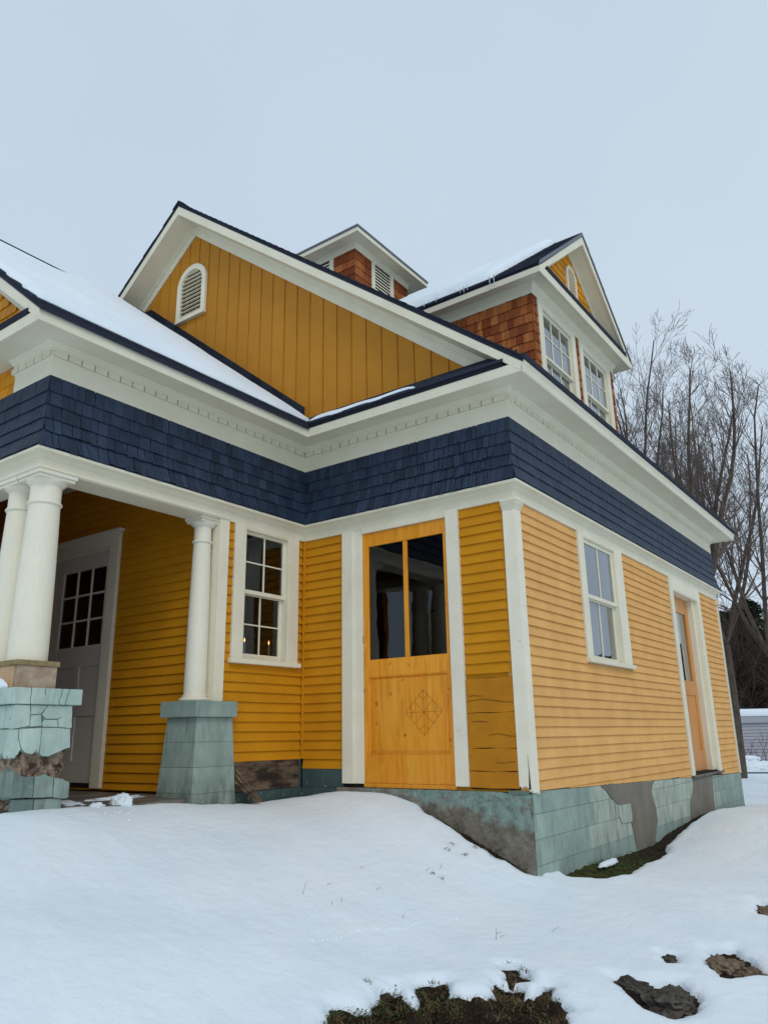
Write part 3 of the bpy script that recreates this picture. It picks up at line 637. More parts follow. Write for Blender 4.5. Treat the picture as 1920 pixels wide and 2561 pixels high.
# ------------------------------------------------------------------ floors, inside, porch floor
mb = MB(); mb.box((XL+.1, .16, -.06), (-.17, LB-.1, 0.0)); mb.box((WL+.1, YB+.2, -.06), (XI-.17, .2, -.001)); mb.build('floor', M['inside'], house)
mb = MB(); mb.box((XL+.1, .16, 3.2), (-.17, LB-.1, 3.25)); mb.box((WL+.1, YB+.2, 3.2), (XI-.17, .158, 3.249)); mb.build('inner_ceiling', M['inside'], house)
mb = MB(); mb.box((XL, LB-.16, -1.2), (-.03, LB-.03, 3.9)); mb.box((XL+.0, -.0, -1.2), (XL+.14, LB-.16, 3.9)); mb.box((WL, YB+.16, -1.2), (WL+.14, -.0, 3.9)); mb.box((XL+.14, .0, -1.2), (WL+.13, .14, 3.9)); mb.build('wall', M['yellow'], house)
pf = MB(); pf.box((WL-.1, YP-.05, -.40), (XI+.06, YB-.028, -.058)); pf.build('porch_floor', M['porch'], house, bevel=.01)

bx('porch_side_wall', M['cedar'], house, FR((-6.75, 0, 0), (0, 1, 0), (1, 0, 0)), YP+.1, YB+.03, -.05, 3.7, -.1, 0, bevel=0)
bx('porch_light_blocker', M['cedar'], house, FW, WL, -4.10, -.3, 2.78, -.12, -.02, bevel=0)  # out-of-view panel, added to keep daylight out of the porch
# ------------------------------------------------------------------ roofs
def slab(mb, p0, p1, p2, p3, t):     # quad with thickness straight down
    q = [Vector(p) for p in (p0, p1, p2, p3)]; mb.hexa([v-Vector((0, 0, t)) for v in q]+q)
roof = empty('roof', house)
def zr(x): return 8.636-SL*abs(x-XR)       # main roof top
ye0, ye1 = -.385, LB+.385; xe = .400
for sgn in (1, -1):
    xx = xe if sgn == 1 else 2*XR-xe
    mb = MB(); slab(mb, (XR, ye0+.01, zr(XR)-.03), (xx-.01*sgn, ye0+.01, zr(xx)-.03+.008), (xx-.01*sgn, ye1-.01, zr(xx)-.03+.008), (XR, ye1-.01, zr(XR)-.03), .055); mb.build('roof_deck', M['asphalt'], roof)
def course_slope(px, pz_, dx, dz, y0, y1, n, parent, th=.012, along='y', jit=.006, cap=300):
    """asphalt courses from the eave (px,pz) going up by (dx,dz) each; each is one strip with slightly uneven tabs"""
    for k in range(n):
        a = (px+dx*k, pz_+dz*k); b = (px+dx*(k+1.15), pz_+dz*(k+1.15)); j0, j1 = random.uniform(-jit, jit), random.uniform(-jit, jit)
        mb = MB()
        def Q(c, t, y): return (c[0], y, c[1]+t) if along == 'y' else (y, c[0], c[1]+t)
        mb.hexa([Q(a, -.012, y0+j0), Q(b, -.012, y0+j0), Q(b, -.012, y1+j1), Q(a, -.012, y1+j1), Q(a, th, y0+j0), Q(b, 0, y0+j0), Q(b, 0, y1+j1), Q(a, th, y1+j1)])
        mb.build('roof_course', M['asphalt'], parent)
course_slope(xe, zr(xe)-.018, -.115, .115*SL, ye0, ye1, 49, roof)
course_slope(2*XR-xe, zr(xe)-.018, .23, .23*SL, ye0, ye1, 24, roof)
mb = MB(); mb.prism([(XR-.13, zr(XR)-.105), (XR, zr(XR)+.008), (XR+.13, zr(XR)-.105), (XR+.13, zr(XR)-.085), (XR, zr(XR)+.022), (XR-.13, zr(XR)-.085)], 'y', ye0-.004, ye1+.004); mb.build('ridge_cap', M['asphalt'], roof)
# rake boards (front and back), rake soffit, gable frieze
for yy, nm in ((-.372, 1), (LB+.352, 0)):
    mb = MB()
    for s_ in (1, -1):
        X = lambda x: XR+(x-XR)*s_
        a, b = XR, .372
        mb.hexa([(X(a), yy, zr(a)-.235), (X(b), yy, zr(b)-.19), (X(b), yy+.022, zr(b)-.19), (X(a), yy+.022, zr(a)-.235), (X(a), yy, zr(a)-.078), (X(b), yy, zr(b)-.078), (X(b), yy+.022, zr(b)-.078), (X(a), yy+.022, zr(a)-.078)])
    mb.build('rake_board', M['white'], house)
    mb = MB()
    for s_ in (1, -1):
        X = lambda x: XR+(x-XR)*s_
        a, b = XR, .345; o = .21; y0_, y1_ = (yy+.022, .02) if nm else (LB-.02, yy)
        mb.hexa([(X(a), y0_, zr(a)-o-.015), (X(b), y0_, zr(b)-o+.02), (X(b), y1_, zr(b)-o+.02), (X(a), y1_, zr(a)-o-.015), (X(a), y0_, zr(a)-o+.02), (X(b), y0_, zr(b)-o+.04), (X(b), y1_, zr(b)-o+.04), (X(a), y1_, zr(a)-o+.02)])
    mb.build('rake_soffit', M['white'], house)
    if nm:
        mb = MB()
        for s_ in (1, -1):
            X = lambda x: XR+(x-XR)*s_
            for (o0, o1, d) in ((.20, .415, .018), (.20, .28, .042)):
                a, b = XR, .1
                mb.hexa([(X(a), -d, zr(a)-o1), (X(b), -d, zr(b)-o1), (X(b), .01, zr(b)-o1), (X(a), .01, zr(a)-o1), (X(a), -d, zr(a)-o0), (X(b), -d, zr(b)-o0), (X(b), .01, zr(b)-o0), (X(a), .01, zr(a)-o0)])
        mb.build('gable_frieze', M['white'], house)
# gable wall with boards and battens
mb = MB(); mb.prism([(XL+.03, 3.9), (-.03, 3.9), (-.03, 4.35), (XR, zr(XR)-.24), (XL+.03, 4.35)], 'y', .012, .12); mb.build('gable_wall', M['yellow_new'], house)
mb = MB(); mb.prism([(XL+.03, 3.9), (-.03, 3.9), (-.03, 4.35), (XR, zr(XR)-.24), (XL+.03, 4.35)], 'y', LB-.1, LB-.02); mb.build('gable_wall', M['yellow_new'], house)
st = .2336
bu = [-.683-st*i for i in range(-2, 30)]
for a, b in zip(bu[1:], bu[:-1]):
    if a < -7.4: break
    zt = lambda x: zr(x)-.38
    a2, b2 = a+.009, b-.009
    if b2 < XR or a2 > XR: pts = [(a2, 4.0), (b2, 4.0), (b2, zt(b2)), (a2, zt(a2))]
    else: pts = [(a2, 4.0), (b2, 4.0), (b2, zt(b2)), (XR, zt(XR)), (a2, zt(a2))]
    if min(p[1] for p in pts[2:]) < 4.1: continue
    mb = MB(); mb.wpoly(FA, pts, -.014, random.uniform(0, .002)); mb.build('gable_board', M['yellow_new'], house, bevel=.003)
for b in bu:
    if b < -7.3 or zr(b)-.38 < 4.3: continue
    bx('batten', M['yellow_new'], house, FA, b-.0045, b+.0045, 4.0, zr(b)-.385, -.014, .010, bevel=.0015)

# arched louvre vent
def arch_vent(F, uc, z0, z1, hw, fw, d, parent, nsl, name='gable_vent'):
    v = empty(name, parent); r = hw; zc_ = z1-r
    def outline(h, top, bot, n=14):
        rr = h; return [(uc-h, bot), (uc+h, bot)]+[(uc+rr*math.cos(math.pi*i/n), (top-rr)+rr*math.sin(math.pi*i/n)) for i in range(n+1)]
    O = outline(hw, z1, z0); I = outline(hw-fw, z1-fw, z0+fw*.7)
    mb = MB(); n = len(O)
    mb.add([F(u, z, d) for u, z in O]+[F(u, z, d) for u, z in I]+[F(u, z, -.03) for u, z in O]+[F(u, z, -.03) for u, z in I],
           [(i, (i+1) % n, n+(i+1) % n, n+i) for i in range(n)]+[(i, (i+1) % n, 2*n+(i+1) % n, 2*n+i) for i in range(n)]+[(n+i, n+(i+1) % n, 3*n+(i+1) % n, 3*n+i) for i in range(n)])
    mb.build('vent_frame', M['white'], v)
    mb = MB(); mb.wpoly(F, I, -.0, .002); mb.build('vent_back', M['crack'], v)
    bx('sill', M['white'], v, F, uc-hw-.008, uc+hw+.008, z0-.02, z0, -.02, d+.008)
    hI = hw-fw; ztop = z1-fw
    for k in range(nsl):
        z = z0+fw*.7+(ztop-z0-fw*.7)*(k+.5)/nsl; h = hI if z < ztop-hI else math.sqrt(max(0, hI**2-(z-(ztop-hI))**2))
        if h < .02: continue
        mb = MB(); hh = (ztop-z0)/nsl*.17
        mb.hexa([F(uc-h, z-hh, .003), F(uc+h, z-hh, .003), F(uc+h, z-hh*1.2, d-.006), F(uc-h, z-hh*1.2, d-.006), F(uc-h, z+hh*1.6, .003), F(uc+h, z+hh*1.6, .003), F(uc+h, z-hh*.7, d-.006), F(uc-h, z-hh*.7, d-.006)])
        mb.build('slat', M['white'], v)
    return v
arch_vent(FA, XR+.015, 6.73, 7.66, .33, .085, .05, house, 11)

# pent roof along the front eave
pent = empty('pent_roof', house)
mb = MB(); mb.hexa([(XI+.2, -.38, 4.056), (.16, -.38, 4.056), (.16, .01, 4.30), (XI-.2, .01, 4.30), (XI+.2, -.39, 4.112), (.16, -.39, 4.112), (.16, .01, 4.41), (XI-.2, .01, 4.41)]); mb.build('roof_deck', M['asphalt'], pent)
for k in range(3):
    y = -.398+.118*k; z = 4.118+.118*.76*k
    mb = MB(); mb.hexa([(XI+.42-y-.4, y, z-.02), (.168, y, z-.02), (.168, y+.14, z+.07), (XI+.2, y+.14, z+.07), (XI+.42-y-.4, y, z+.012), (.168, y, z+.012), (.168, y+.14, z+.102), (XI+.2, y+.14, z+.102)]); mb.build('roof_course', M['asphalt'], pent)
# wing roof
SW = .79; wze = 4.112
def zw(x): return wze+SW*((XI+.385)-x) if x > WR else wze+SW*((XI+.385)-(2*WR-x))
wing = empty('wing_roof', house); wx = XI+.395; yw0 = YP-.39
for s_ in (1, -1):
    x0_ = wx if s_ == 1 else 2*WR-wx
    mb = MB(); slab(mb, (WR, yw0+.01, zw(WR)-.02), (x0_, yw0+.01, wze-.025), (x0_, .0, wze-.025), (WR, .0, zw(WR)-.02), .055)
    mb.build('roof_deck', M['asphalt'], wing)
course_slope(wx, wze-.012, -.12, .12*SW, yw0, .008, 33, wing, .014)
mb = MB(); mb.prism([(WR-.14, zw(WR)-.10), (WR, zw(WR)+.012), (WR+.14, zw(WR)-.10), (WR+.14, zw(WR)-.075), (WR, zw(WR)+.032), (WR-.14, zw(WR)-.075)], 'y', yw0-.004, .0); mb.build('ridge_cap', M['asphalt'], wing)
# step flashing shingles where wing roof meets the gable wall
k = 0; x = XI-.02
while x > -7.3:
    w_ = .20; z_a, z_b = zw(x)+.012, zw(x-w_)+.012
    mb = MB(); mb.hexa([(x, -.20, z_a), (x, .008, z_a), (x-w_*1.1, .008, z_b+.012), (x-w_*1.1, -.20, z_b+.012), (x, -.20, z_a+.018), (x, .008, z_a+.03), (x-w_*1.1, .008, z_b+.03), (x-w_*1.1, -.20, z_b+.018)]); mb.build('flashing_shingle', M['asphalt'], wing)
    mb = MB(); mb.hexa([(x, -.012, z_a), (x, .006, z_a), (x-w_, .006, z_b), (x-w_, -.012, z_b), (x, -.012, z_a+.13), (x, .006, z_a+.13), (x-w_, .006, z_b+.13), (x-w_, -.012, z_b+.13)]); mb.build('flashing_shingle', M['asphalt'], wing)
    x -= w_
# wing rake, pediment
mb = MB()
for s_ in (1, -1):
    X = lambda x: WR+(x-WR)*s_
    a, b = WR, XI+.372
    mb.hexa([(X(a), YP-.374, zw(a)-.25), (X(b), YP-.374, wze-.165), (X(b), YP-.35, wze-.165), (X(a), YP-.35, zw(a)-.25), (X(a), YP-.374, zw(a)-.07), (X(b), YP-.374, wze-.06), (X(b), YP-.35, wze-.06), (X(a), YP-.35, zw(a)-.07)])
mb.build('rake_board', M['white'], house)
mb = MB()
for s_ in (1, -1):
    X = lambda x: WR+(x-WR)*s_
    a, b, o = WR, XI+.34, .20
    mb.hexa([(X(a), YP-.35, zw(a)-o-.015), (X(b), YP-.35, zw(b)-o+.04), (X(b), YP+.02, zw(b)-o+.04), (X(a), YP+.02, zw(a)-o-.015), (X(a), YP-.35, zw(a)-o+.02), (X(b), YP-.35, zw(b)-o+.06), (X(b), YP+.02, zw(b)-o+.06), (X(a), YP+.02, zw(a)-o+.02)])
    a, b = WR, XI-.1
    mb.hexa([(X(a), YP-.03, zw(a)-.36), (X(b), YP-.03, zw(b)-.36), (X(b), YP+.01, zw(b)-.36), (X(a), YP+.01, zw(a)-.36), (X(a), YP-.03, zw(a)-.18), (X(b), YP-.03, zw(b)-.18), (X(b), YP+.01, zw(b)-.18), (X(a), YP+.01, zw(a)-.18)])
mb.build('rake_soffit', M['white'], house)
mb = MB(); mb.prism([(WL, 2.9), (XI, 2.9), (XI, 4.2), (WR, zw(WR)-.2), (WL, 4.2)], 'y', YP+.015, YP+.1); mb.build('gable_wall', M['yshingle'], house)
mb = MB(); mb.prism([(WL, 2.9), (XI-.1, 2.9), (XI-.1, 3.7), (WL, 3.7)], 'y', YB+.1, YB+.14) if False else None
mb2 = MB(); mb2.hexa([(WL, YP-.38, 4.056), (XI+.19, YP-.38, 4.056), (XI+.19, YP+.0, 4.30), (WL, YP+.0, 4.30), (WL, YP-.39, 4.112), (XI+.19, YP-.39, 4.112), (XI+.0, YP+.0, 4.40), (WL, YP+.0, 4.40)]); mb2.build('roof_deck', M['asphalt'], pent)
def shingle_rows(F, spans, z0, z1, e, wm, mat, parent, off=0.0, name='shingle', th=.013):
    z = z0
    while z < z1-.01:
        zt = min(z+e, z1)
        for a0, b0 in spans((z+zt)/2):
            u = a0-random.random()*wm*.7
            while u < b0:
                ww = wm*random.uniform(.6, 1.4); a, b = max(u+.002, a0), min(u+ww-.002, b0); u += ww
                if b-a < .015: continue
                mb = shingle_piece(F, a, b, z+random.uniform(-.002, .002), zt, off, off-.004, th, None, 0, random.uniform(-.001, .001), .006)
                mb.build(name, M[mat], parent)
        z = zt
def spW(z):
    if z < 4.35: return [(-4.6, -3.47)] if z < 3.97 else []
    hi = (XI+.385)-((z+.36)-wze)/SW
    return [(-4.9, hi)] if hi > -4.9 else []
yb_ = empty('yellow_shingles', house)
shingle_rows(FW, spW, 3.66, 3.97, .13, .11, 'yshingle', yb_); shingle_rows(FW, spW, 4.36, 5.5, .13, .11, 'yshingle', yb_)

# ------------------------------------------------------------------ dormer
DX = -.60; DY0, DY1 = 2.27, 5.49; DZT = 6.66
FDf = FR((DX, 0, 0), (0, 1, 0), (1, 0, 0)); FDs = FR((0, DY0, 0), (1, 0, 0), (0, -1, 0)); FDn = FR((0, DY1, 0), (1, 0, 0), (0, 1, 0))
dr = empty('dormer_walls', house)
W1 = (2.575, 3.66, 5.0, 6.44); W2 = (4.10, 5.185, 5.0, 6.44)
def dwall(F, u0, u1, z0, z1, ops):
    us = sorted({u0, u1} | {a for o in ops for a in o[:2]}); mb = MB()
    for a, b in zip(us[:-1], us[1:]):
        zz = [(o[2], o[3]) for o in ops if o[0] <= a+1e-6 and o[1] >= b-1e-6]; z = z0
        for lo, hi in zz:
            if lo > z: mb.wbox(F, a, b, z, lo, -.12, -.004)
            z = hi
        if z < z1: mb.wbox(F, a, b, z, z1, -.12, -.004)
    mb.build('wall', M['cedar'], dr)
dwall(FDf, DY0+.005, DY1-.005, 4.6, 6.7, [W1, W2]); dwall(FDs, -4.5, DX-.005, 4.6, 6.7, []); dwall(FDn, -4.5, DX-.005, 4.6, 6.7, [])
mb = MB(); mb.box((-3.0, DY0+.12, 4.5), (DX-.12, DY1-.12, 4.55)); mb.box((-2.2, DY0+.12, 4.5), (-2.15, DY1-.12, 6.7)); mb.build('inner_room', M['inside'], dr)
for side, sp_ in ((FDs, lambda z: [(max(-4.4, DX-(z+.02-4.9)/.802*1.0-.45), DX+.014)]), (FDf, lambda z: [(DY0-.012, 2.43), (3.805, 3.945), (5.335, DY1+.01)])):
    shingle_rows(side, sp_, 4.75, 6.53, .1475, .13, 'cedar', dr, name='cedar_shingle', th=.012)
# frieze, soffit, fascia, roof of dormer
dring = [(-5.0, DY1), (DX, DY1), (DX, DY0), (-5.0, DY0)]
dring = dring  # outward must be the left normal: run it the other way round
def rp(name, prof, mat='white', parent=house, bevel=.002):
    mb = MB(); path = [(-4.9, DY1), (DX, DY1), (DX, DY0), (-4.9, DY0)]; run_profile(mb, path, prof); return mb.build(name, M[mat], parent, bevel=bevel)
rp('dormer_frieze', [(-.01, 6.52), (.020, 6.52), (.020, 6.60), (.03, 6.605), (.05, 6.64), (.075, 6.675), (-.01, 6.675)])
rp('dormer_soffit', [(-.01, 6.676), (.255, 6.652), (.255, 6.665), (-.01, 6.69)])
rp('dormer_fascia', [(.240, 6.640), (.268, 6.640), (.275, 6.765), (.25, 6.765)])
dze = 6.80; SD = (8.36-6.80)/(YC-(DY0-.285))
def zd(y): return 8.36-SD*abs(y-YC)
droof = empty('dormer_roof', house)
for s_ in (1, -1):
    Y = lambda y: YC+(y-YC)*s_
    ye = DY0-.275
    mb = MB(); slab(mb, (-4.9, Y(YC), 8.33), (DX+.275, Y(YC), 8.33), (DX+.275, Y(ye), zd(ye)-.03), (-4.9, Y(ye), zd(ye)-.03), .05); mb.build('roof_deck', M['asphalt'], droof)
    mb = MB(); mb.hexa([(DX+.245, Y(YC), 8.13), (DX+.27, Y(YC), 8.13), (DX+.27, Y(ye+.01), zd(ye)-.17), (DX+.245, Y(ye+.01), zd(ye)-.17), (DX+.245, Y(YC), 8.28), (DX+.27, Y(YC), 8.28), (DX+.27, Y(ye+.01), zd(ye)-.08), (DX+.245, Y(ye+.01), zd(ye)-.08)]); mb.build('rake_board', M['white'], house)
    mb = MB(); mb.hexa([(DX+.0, Y(YC), 8.15), (DX+.25, Y(YC), 8.15), (DX+.25, Y(ye+.04), zd(ye)-.12), (DX+.0, Y(ye+.04), zd(ye)-.12), (DX+.0, Y(YC), 8.18), (DX+.25, Y(YC), 8.18), (DX+.25, Y(ye+.04), zd(ye)-.09), (DX+.0, Y(ye+.04), zd(ye)-.09)]); mb.build('rake_soffit', M['white'], house)
    mb = MB(); mb.hexa([(DX+.0, Y(YC), 8.06), (DX+.022, Y(YC), 8.06), (DX+.022, Y(DY0), zd(DY0)-.29), (DX+.0, Y(DY0), zd(DY0)-.29), (DX+.0, Y(YC), 8.17), (DX+.022, Y(YC), 8.17), (DX+.022, Y(DY0), zd(DY0)-.18), (DX+.0, Y(DY0), zd(DY0)-.18)]); mb.build('gable_frieze', M['white'], house)
    # metal edge on the rake
    mb = MB(); mb.hexa([(DX+.268, Y(YC), 8.285), (DX+.284, Y(YC), 8.285), (DX+.284, Y(ye-.01), zd(ye)-.075), (DX+.268, Y(ye-.01), zd(ye)-.075), (DX+.268, Y(YC), 8.35), (DX+.284, Y(YC), 8.35), (DX+.284, Y(ye-.01), zd(ye)-.01), (DX+.268, Y(ye-.01), zd(ye)-.01)]); mb.build('drip_edge', M['metal'], droof)
for s_ in (1, -1):
    for k in range(17):
        y0_ = (DY0-.29)+.118*k; y1_ = min(y0_+.135, YC)
        if y0_ > YC-.02: break
        Y = lambda y: YC+(y-YC)*s_
        j = random.uniform(-.006, .004)
        mb = MB(); mb.hexa([(-4.8, Y(y0_), zd(y0_)-.03), (DX+.28+j, Y(y0_), zd(y0_)-.03), (DX+.28+j, Y(y1_), zd(y1_)-.03), (-4.8, Y(y1_), zd(y1_)-.03), (-4.8, Y(y0_), zd(y0_)+.012), (DX+.28+j, Y(y0_), zd(y0_)+.012), (DX+.28+j, Y(y1_), zd(y1_)+.0), (-4.8, Y(y1_), zd(y1_)+.0)]); mb.build('roof_course', M['asphalt'], droof)
# dormer pediment wall + pent strip
mb = MB(); mb.prism([(DY0, 6.6), (DY1, 6.6), (DY1, zd(DY1)-.2), (YC, 8.16), (DY0, zd(DY0)-.2)], 'x', DX-.1, DX-.004); mb.build('gable_wall', M['yshingle'], dr)
shingle_rows(FDf, lambda z: [(YC-(8.10-z)/SD, YC+(8.10-z)/SD)] if z < 8.05 else [], 7.02, 8.1, .13, .11, 'yshingle', yb_)
mb = MB(); mb.hexa([(DX+.0, DY0-.02, 6.80), (DX+.285, DY0-.02, 6.77), (DX+.285, DY1+.02, 6.77), (DX, DY1+.02, 6.80), (DX, DY0-.02, 7.02), (DX+.285, DY0-.02, 6.845), (DX+.285, DY1+.02, 6.845), (DX, DY1+.02, 7.02)]); mb.build('roof_deck', M['asphalt'], pent)
arch_vent(FDf, YC-.02, 7.24, 7.80, .20, .055, .04, house, 8)
for W, lab in ((W1, 'left dormer window with three by two panes'), (W2, 'right dormer window with three by two panes')):
    wq = empty('window', house); wq['label'] = lab
    casing(FDf, wq, W, .14, .14, .08, .02)
    sash(FDf, wq, W[0]+.018, W[1]-.018, 5.67, 6.42, 3, 2, -.035, .04, .045, .045, bar=.022)
    sash(FDf, wq, W[0]+.018, W[1]-.018, 5.0, 5.70, 3, 2, -.075, .04, .04, .05, bar=.022)

# ------------------------------------------------------------------ cupola
cu = empty('cupola', house, (0, 0, 0)); hb, he = .87, 1.19
def ringsq(h): return [(XR-h, YC-h), (XR-h, YC+h), (XR+h, YC+h), (XR+h, YC-h), (XR-h, YC-h)]
mb = MB(); mb.box((XR-hb+.01, YC-hb+.01, 7.6), (XR+hb-.01, YC+hb-.01, 9.42)); mb.build('cupola_body', M['crack'], cu)
Fcx = FR((XR+hb, 0, 0), (0, 1, 0), (1, 0, 0)); Fcy = FR((0, YC-hb, 0), (1, 0, 0), (0, -1, 0))
def spc(c): return lambda z: [(c-hb-.012, c-.36), (c+.36, c+hb+.012)]
for F, c in ((Fcx, YC), (Fcy, XR)):
    z = 8.12
    while z < 9.3:
        zt = min(z+.165, 9.31)
        for a0, b0 in spc(c)(0):
            us_ = [a0, (a0+b0)/2+random.uniform(-.06, .06), b0]
            for a, b in zip(us_[:-1], us_[1:]): shingle_piece(F, a+.0015, b-.0015, z, zt, .0, -.003, .013, None, 0, 0, .006).build('cedar_shingle', M['cedar'], cu)
        z = zt
    for a in ((c-.36, c-.26), (c+.26, c+.36)): bx('louvre_casing', M['white'], cu, F, *a, 8.3, 9.31, -.02, .022)
    for k in range(13):
        z = 8.42+.068*k; mb = MB(); mb.hexa([F(c-.26, z, -.015), F(c+.26, z, -.015), F(c+.26, z-.02, .016), F(c-.26, z-.02, .016), F(c-.26, z+.04, -.015), F(c+.26, z+.04, -.015), F(c+.26, z+.004, .016), F(c-.26, z+.004, .016)]); mb.build('slat', M['white'], cu)
def sq(name, prof, mat='white'):
    mb = MB(); p = [(XR, YC+hb), (XR+hb, YC+hb), (XR+hb, YC-hb), (XR-hb, YC-hb), (XR-hb, YC+hb), (XR, YC+hb)]; run_profile(mb, p, prof); mb.build(name, M[mat], cu, bevel=.0015)
sq('cupola_frieze', [(-.01, 9.31), (.02, 9.31), (.02, 9.385), (.04, 9.40), (.05, 9.42), (-.01, 9.42)])
sq('cupola_soffit', [(-.01, 9.421), (.30, 9.41), (.30, 9.425), (-.01, 9.44)]); sq('cupola_fascia', [(.285, 9.40), (.305, 9.40), (.305, 9.485), (.285, 9.485)])
mb = MB(); h = he; b = [(XR-h, YC-h), (XR+h, YC-h), (XR+h, YC+h), (XR-h, YC+h)]
mb.add([(x, y, 9.486) for x, y in b]+[(x, y, 9.53) for x, y in b]+[(XR, YC, 10.0)], [(3, 2, 1, 0), (0, 1, 5, 4), (1, 2, 6, 5), (2, 3, 7, 6), (3, 0, 4, 7), (4, 5, 8), (5, 6, 8), (6, 7, 8), (7, 4, 8)])
mb.build('cupola_roof', M['metal'], cu)

# ------------------------------------------------------------------ columns and piers
def column(cx, cyy, rb, rt, z0, z1, ab, base=True, lab=None):
    c = empty('column', house, (cx, cyy, 0)); H = z1-z0
    zt = z1-.06; prof = []
    if base: 
        mb = MB(); mb.lathe((0, 0), [(rb+.035, z0), (rb+.045, z0+.012), (rb+.04, z0+.03), (rb+.018, z0+.036), (rb+.014, z0+.044), (rb+.02, z0+.052), (rb+.004, z0+.06)], 40); mb.build('base', M['column'], c, smooth=True); zs0 = z0+.058
    else: zs0 = z0
    zn = zt-.22
    for i in range(15):
        t = i/14; r = rb+(rt-rb)*(t**1.6); prof.append((r, zs0+(zn-zs0)*t))
    prof += [(rt+.012, zn+.004), (rt+.017, zn+.014), (rt+.012, zn+.026), (rt+.002, zn+.032), (rt, zn+.05), (rt, zt-.045), (rt+.008, zt-.04), (rt+.03, zt-.018), (rt+.042, zt-.004), (rt+.042, zt)]
    mb = MB(); mb.lathe((0, 0), prof, 48); o = mb.build('shaft', M['column'], c, smooth=True)
    o.modifiers.new('e', 'EDGE_SPLIT').split_angle = math.radians(50)
    mb = MB(); mb.box((-ab, -ab, zt), (ab, ab, zt+.028)); mb.box((-ab-.014, -ab-.014, zt+.028), (ab+.014, ab+.014, z1)); mb.build('abacus', M['column'], c, bevel=.003)
    if lab: c['label'] = lab
    return c
column(-2.985, -3.275, .160, .132, 1.128, 2.776, .172, False, 'corner column on the broken pier')
column(-3.345, -3.275, .160, .132, 1.128, 2.776, .172, False, 'left column of the pair')
column(-2.985, -1.43-.03, .113, .092, .85, 2.776, .125, True, 'slim engaged column by the wing wall')
# engaged pier: tapered, teal
p2 = empty('pier', house); p2['label'] = 'tapered teal pier under the slim column'
XA, XBk = -2.715, -3.26
mb = MB(); mb.box((XBk, -1.66, .692), (XA, -1.115, .848)); mb.build('pier_cap', M['teal_pier'], p2, bevel=.006)
zl = [-.22, -.02, .22, .455, .691]
for a, b in zip(zl[:-1], zl[1:]):
    def inset(z): return .052-(.692-z)/.80*.048
    def rect(z):
        i = inset(z); return [(XBk+i, -1.66+i*1.1, z), (XA-i, -1.66+i*1.1, z), (XA-i, -1.10-i*.6, z), (XBk+i, -1.10-i*.6, z)]
    mb = MB(); mb.hexa([(x_+(-.003 if x_ > -3 else .003), y_+(.003 if y_ < -1.4 else -.003), z_) for x_, y_, z_ in rect(a)+rect(b)]); mb.build('pier_core', M['teal_dark'], p2)
    mb = MB(); mb.hexa(rect(a+.0018)+rect(b-.0018)); mb.build('pier_course', M['teal_pier'], p2, bevel=.003)
# broken corner pier
p1 = empty('pier', house); p1['label'] = 'crumbling teal corner pier with exposed rubble core'
PX, PY = -2.72, -3.50
mb = MB(); mb.box((-3.95, PY, .775), (PX, -2.895, .905)); mb.build('pier_cap', M['teal_light'], p1, bevel=.008)
def rough_box(a, b, n, amp, name, mat, parent):
    import bmesh
    me = bpy.data.meshes.new(name); bm = bmesh.new(); bmesh.ops.create_cube(bm, size=1)
    bmesh.ops.subdivide_edges(bm, edges=bm.edges, cuts=n, use_grid_fill=True)
    from mathutils import noise as N_
    for v in bm.verts:
        p = Vector((a[0]+(v.co.x+.5)*(b[0]-a[0]), a[1]+(v.co.y+.5)*(b[1]-a[1]), a[2]+(v.co.z+.5)*(b[2]-a[2])))
        d = N_.noise(p*9)*amp+N_.noise(p*23)*amp*.6; nrm = Vector((v.co.x*(abs(v.co.x) > .49), v.co.y*(abs(v.co.y) > .49), 0)); 
        if nrm.length: p += nrm.normalized()*d
        v.co = p
    bm.to_mesh(me); bm.free(); me.materials.append(M[mat]); o = bpy.data.objects.new(name, me); link(o, parent); return o
rough_box((-3.90, PY+.085, -.5), (PX-.095, -2.95, .78), 30, .060, 'pier_core', 'rubble', p1)
FPp = FR((PX-.02, 0, 0), (0, 1, 0), (1, 0, 0)); FPf = FR((0, PY+.03, 0), (1, 0, 0), (0, -1, 0))
